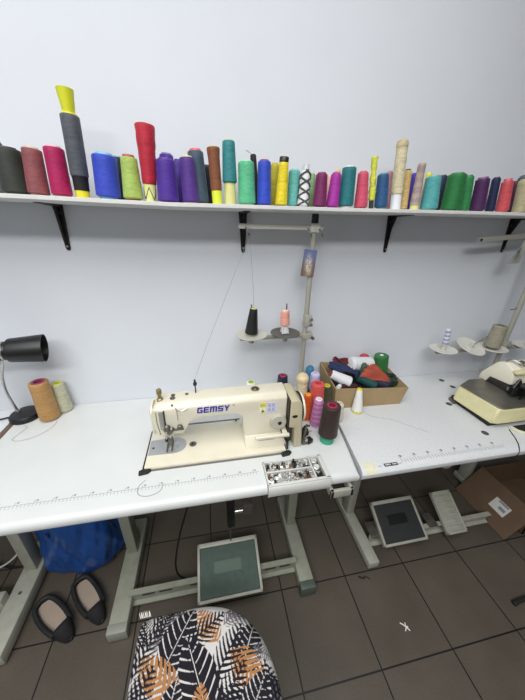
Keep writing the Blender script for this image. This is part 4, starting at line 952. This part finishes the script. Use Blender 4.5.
def slipper(label, cx, cy, ang):
    t_ = thing('slipper', label, 'slipper', (cx, cy, 0), 'black slippers under the sewing table', Quaternion((0, 0, 1), ang))
    L_ = .222
    def half(f):   # half width along the length, f=0 heel .. 1 toe
        return .041*min(1, (math.sin(PI*min(max(f, 0), .999)**.62))**.42)*(.86+.28*f) if 0 < f < 1 else 0
    fs = [k/30 for k in range(31)]
    ol = [(L_*(f-.5), half(f)) for f in fs]+[(L_*(f-.5), -half(f)) for f in reversed(fs[1:-1])]
    MB().prism(ol, 'z', .001, .018, .003).build('sole', m_rubber, t_, local=True)
    inn = [(x*.90-.004, y*.86) for x, y in ol]
    MB().prism(inn, 'z', .0175, .022, .001, 1).build('insole', mat('insole_beige', '#a39384', .8, noise=.08), t_, local=True)
    # raised rim round heel and sides
    rim = [(L_*(f-.5), half(f)*.98, .022+.030*max(0, (f-.3))+.012*(1-f)) for f in fs if f < .80]
    loop = [(x, -y, z) for x, y, z in reversed(rim)][:-1]+rim
    MB().tube(spline(loop, 2), .0095, 10).build('rim', m_rubber, t_, local=True)
    def up(u, v):
        f = .70+.29*u; a = (v-.5)*PI; h = .052*math.sin(PI*min(1, (1-u)*.62+.06))**.8
        return (L_*(f-.5)+.012*math.cos(a)*(1-u), half(f)*1.02*math.sin(a), .018+h*max(0, math.cos(a))**.55)
    MB().grid(16, 24, up, .003).build('upper', mat('felt_black', '#17161a', .85), t_, local=True)
    return t_
slipper('left black slipper with a beige insole, nearer the neighbouring table runner', -.700, -.457, math.radians(-40))
slipper('right black slipper with a beige insole, next to the sewing table runner', -.586, -.412, math.radians(-49))

# ------------------------------------------------------------------ stool with leaf-print cushion
so = thing('stool', 'stool with a leaf-print cushion in black, white and orange in front of the sewing table', 'stool', (-.085, -.90, 0))
outl = [(-.258, -.716), (-.240, -.706), (-.20, -.704), (-.15, -.703), (-.10, -.703), (-.055, -.708), (-.005, -.724), (.045, -.758), (.082, -.808), (.103, -.87), (.110, -.935), (.106, -1.0), (.085, -1.06), (.03, -1.10), (-.06, -1.118), (-.15, -1.112), (-.225, -1.085), (-.258, -1.03), (-.268, -.96), (-.268, -.88), (-.266, -.80), (-.264, -.745)]
def closed_spline(pts, n):
    P = [Vector((p[0], p[1], 0)) for p in pts]; m = len(P); out_ = []
    for i in range(m):
        a, b_, c, d = P[i-1], P[i], P[(i+1) % m], P[(i+2) % m]
        for k in range(n):
            t_ = k/n; out_.append(.5*((2*b_)+(c-a)*t_+(2*a-5*b_+4*c-d)*t_*t_+(3*b_-a-3*c+d)*t_**3))
    return out_
ring = closed_spline(outl, 30)
cen = Vector((-.085, -.90, 0)); ZSEAT = .468
# leaves of the print: (base, tip, half width, colour, kind)
BLK, ORG, GRY = (.012, .011, .016), (.36, .17, .065), (.13, .12, .13)
LEAVES = [((-.174, -.822), (-.107, -.716), .046, BLK, 'm'), ((-.070, -.925), (-.124, -.780), .050, BLK, 'm'), ((.018, -.860), (.062, -.775), .040, BLK, 'm'),
          ((-.147, -.880), (-.243, -.795), .034, ORG, 'p'), ((.000, -.830), (.072, -.905), .034, ORG, 'p'), ((-.046, -.795), (-.092, -.722), .030, ORG, 'p'),
          ((-.255, -.822), (-.195, -.728), .030, BLK, 'p'), ((-.045, -.862), (.026, -.775), .034, BLK, 'p'), ((-.118, -.792), (-.022, -.740), .030, BLK, 'p'),
          ((-.262, -.905), (-.205, -.818), .036, BLK, 'p'), ((-.045, -.930), (.025, -.850), .032, BLK, 'p'), ((.020, -.950), (.078, -.875), .034, BLK, 'm'),
          ((-.172, -.945), (-.145, -.855), .034, BLK, 'm'), ((-.095, -.960), (-.085, -.870), .026, ORG, 'p'), ((.085, -.960), (.084, -.865), .030, BLK, 'p'), ((-.235, -.770), (-.250, -.705), .024, BLK, 'p'),
          ((-.20, -.762), (-.168, -.700), .022, BLK, 'p'), ((-.02, -.765), (.03, -.735), .022, GRY, 'p'), ((.055, -.83), (.098, -.85), .020, GRY, 'p'),
          ((-.21, -1.03), (-.24, -.92), .045, BLK, 'm'), ((-.10, -1.08), (-.05, -.97), .050, BLK, 'm'), ((.03, -1.06), (.09, -.98), .040, ORG, 'p'), ((-.17, -1.09), (-.12, -.99), .036, ORG, 'p'), ((-.03, -1.10), (.05, -1.03), .034, BLK, 'p')]
_r = random.Random(21)
for _k in range(16):
    _x, _y, _t, _l = _r.uniform(-.28, .12), _r.uniform(-1.12, -.70), _r.uniform(0, 6.28), _r.uniform(.09, .13)
    LEAVES.insert(0, ((_x, _y), (_x+_l*math.cos(_t), _y+_l*math.sin(_t)), _r.uniform(.024, .032), _r.choice([BLK, BLK, GRY]), 'p'))
def print_col(x, y):
    c = (.56, .54, .53)
    for (bx_, by_), (tx_, ty_), wd, col, kind in reversed(LEAVES):
        dx, dy = tx_-bx_, ty_-by_; L_ = math.hypot(dx, dy); ux, uy = dx/L_, dy/L_
        px, py = x-bx_, y-by_; u = (px*ux+py*uy)/L_; v = (-px*uy+py*ux); av = abs(v)
        if u < -.12 or u > 1.02: continue
        if kind == 'm':      # broad split leaf with pale veins and notches from the rim
            w_ = wd*max(0, math.sin(PI*min(1, max(0, (u+.10)/1.12))**.75))**.65
            if av < w_ and u > -.1:
                s_ = (u*6.5-(av/wd)**1.4*1.5+(.5 if v > 0 else 0)); fr = s_-math.floor(s_)
                gap = .04+.34*max(0, av/max(w_, 1e-5)-.2)
                if av < .0010 or (av > .36*w_ and fr < .10+.16*av/w_) or (av <= .36*w_ and fr < .10 and av > .1*w_): c = (.56, .54, .53); break
                c2 = col; c = c2; break
        else:                # frond of narrow leaflets either side of a thin rib
            w_ = wd*max(0, math.sin(PI*min(1, max(0, (u+.06)/1.08))**.8))**.6
            if av < .0013 and -.1 < u < 1: c = col; break
            if av < w_:
                s_ = (u*8-(av/wd)**1.3*2.2+(.5 if v > 0 else 0)); fr = s_-math.floor(s_)
                if fr < (.82 if col is ORG else .64)-.30*av/max(w_, 1e-5): c = col; break
    return c
def seat_mesh():
    t_ = bmesh.new(); cl = t_.loops.layers.color.new('print') if False else None
    lay = t_.verts.layers.float_color.new('print')
    NR = 120; n = len(ring); rows = []
    def add(p, q):
        v = t_.verts.new(p); c = print_col(q[0], q[1]); v[lay] = (c[0], c[1], c[2], 1); return v
    c0 = add(Vector((cen.x, cen.y, ZSEAT+.012)), cen)
    for i in range(1, NR+1):
        f = i/NR; row = []
        for p in ring:
            q = cen+(p-cen)*f*.975
            z_ = ZSEAT+.012*(1-f*f)-.016*max(0, (f-.86)/.14)**2
            row.append(add(Vector((q.x, q.y, z_)), q))
        rows.append(row)
    for (sc_f, z_) in ((.995, ZSEAT-.024), (1.0, ZSEAT-.034), (1.0, ZSEAT-.046), (.995, ZSEAT-.058), (.985, ZSEAT-.068), (.955, ZSEAT-.074), (.5, ZSEAT-.075)):
        rows.append([add(Vector((cen.x+(p.x-cen.x)*sc_f, cen.y+(p.y-cen.y)*sc_f, z_)), cen+(p-cen)*(1+(ZSEAT-.016-z_)*3)) for p in ring])
    for k in range(n): t_.faces.new((c0, rows[0][k], rows[0][(k+1) % n]))
    for A_, B_ in zip(rows, rows[1:]):
        for k in range(n): t_.faces.new((A_[k], B_[k], B_[(k+1) % n], A_[(k+1) % n]))
    bmesh.ops.recalc_face_normals(t_, faces=t_.faces[:])
    return t_
fm = bpy.data.materials.new('leaf_print_fabric'); fm.use_nodes = True
_b = fm.node_tree.nodes['Principled BSDF']; _b.inputs['Roughness'].default_value = .85; _b.inputs['Specular IOR Level'].default_value = .2
_a = fm.node_tree.nodes.new('ShaderNodeAttribute'); _a.attribute_name = 'print'; fm.node_tree.links.new(_a.outputs['Color'], _b.inputs['Base Color'])
sb = MB(); sb.bm.free(); sb.bm = seat_mesh(); seat = sb.build('cushion', fm, so, 60)
MB().tube([tuple(cen+(p-cen)*.999+Vector((0, 0, ZSEAT-.052))) for p in ring]+[tuple(cen+(ring[0]-cen)*.999+Vector((0, 0, ZSEAT-.052)))], .0025, 6, False).build('piping', m_dark, seat)
fr_ = MB()
for k in range(9):
    x = -.262+k*.0035; fr_.tube([(x+.002, -.706, ZSEAT-.010), (x-.002+.0015*math.sin(k*2), -.696, ZSEAT-.006), (x-.004+.002*math.sin(k*3), -.688, ZSEAT-.016)], .0011, 5)
fr_.build('fringe', m_linen, seat)
MB().prism([(cen.x+(p.x-cen.x)*.9, cen.y+(p.y-cen.y)*.9) for p in ring[::15]], 'z', ZSEAT-.092, ZSEAT-.074, .003).build('seat_board', mat('stool_board', '#3a342e', .6), so)
for (x, y) in ((-.20, -.78), (.03, -.80), (-.20, -1.03), (.03, -1.03)):
    dx, dy = (x+.085)*.15, (y+.905)*.15
    lg = MB().tube([(x, y, ZSEAT-.092), (x+dx, y+dy, .012)], .012, 12).build('leg', m_dark, so)
    MB().cyl((x+dx, y+dy, 0), (x+dx, y+dy, .02), .014, 12).build('rubber_foot', m_rubber, lg)
MB().tube([(-.21, -.765+.0, .16), (.045, -.785, .16)], .008, 10).build('stretcher', m_dark, so)
MB().tube([(-.21, -1.045, .16), (.045, -1.045, .16)], .008, 10).build('stretcher', m_dark, so)

# ------------------------------------------------------------------ chair at the right edge, only the ends of its tubular feet in view
cr = thing('metal_chair', 'dark metal chair mostly beyond the right edge, its tubular foot on the floor', 'chair', (1.52, -.87, 0))
for y, x in ((-.75, 1.232), (-1.0, 1.232)):
    f_ = MB().tube(spline([(x, y, .0105), (x+.10, y+.006, .0105), (1.72, y+.006, .0105)]), .0095, 12).build('runner', mat('chair_tube', '#3b3835', .4, metal=.5), cr)
    MB().cyl((x-.002, y, .0108), (x+.012, y, .0108), .0104, 14, bev=.003).build('end_cap', m_rubber, f_)
    for xx in (1.40, 1.68): MB().tube([(xx, y+.006, .014), (xx+.01, y+.004, .44)], .0105, 12).build('leg', MATS['chair_tube'], cr)
MB().box(1.36, 1.74, -1.04, -.71, .44, .475, .012, 3).build('seat', mat('chair_seat', '#2c2b2b', .7), cr)
MB().prism([(1.70, .475), (1.73, .475), (1.79, .86), (1.765, .86)], 'y', -1.02, -.73, .006).build('backrest', MATS['chair_seat'], cr)

# ------------------------------------------------------------------ scraps on the floor
li = MB(); li.tube(spline([(.695, -.715, .002), (.705, -.724, .004), (.712, -.732, .003), (.722, -.744, .002)]), .0022, 6); li.tube([(.712, -.732, .003), (.716, -.718, .002)], .002, 6); li.tube([(.712, -.733, .003), (.702, -.742, .002)], .0022, 6); li.tube([(.712, -.733, .004), (.720, -.732, .002)], .003, 6)
tag(li.build('thread_scrap', mat('scrap_white', '#e4e2de', .8)), 'small white thread scrap on the floor tile right of the stool', 'scrap')
d_ = MB().tube(spline([(.605, -.528, .002), (.625, -.540, .003), (.640, -.536, .003), (.655, -.548, .002)]), [.002, .002, .0035, .004, .0045, .004, .004, .003, .003, .004, .0045, .004, .003, .003, .002, .002, .002, .002, .002, .002, .002, .002, .002, .002, .002], 6)
tag(d_.build('fabric_scrap', mat('scrap_dark', '#201d1c', .8)), 'small dark scrap on the floor by the front end of the right table runner', 'scrap')

# ------------------------------------------------------------------ view
SC.view_settings.view_transform = 'Standard'; SC.view_settings.look = 'None'; SC.view_settings.gamma = 1
SC.view_settings.use_curve_mapping = False; SC.view_settings.exposure = -0.04
SC.cycles.max_bounces = 8; SC.cycles.diffuse_bounces = 5
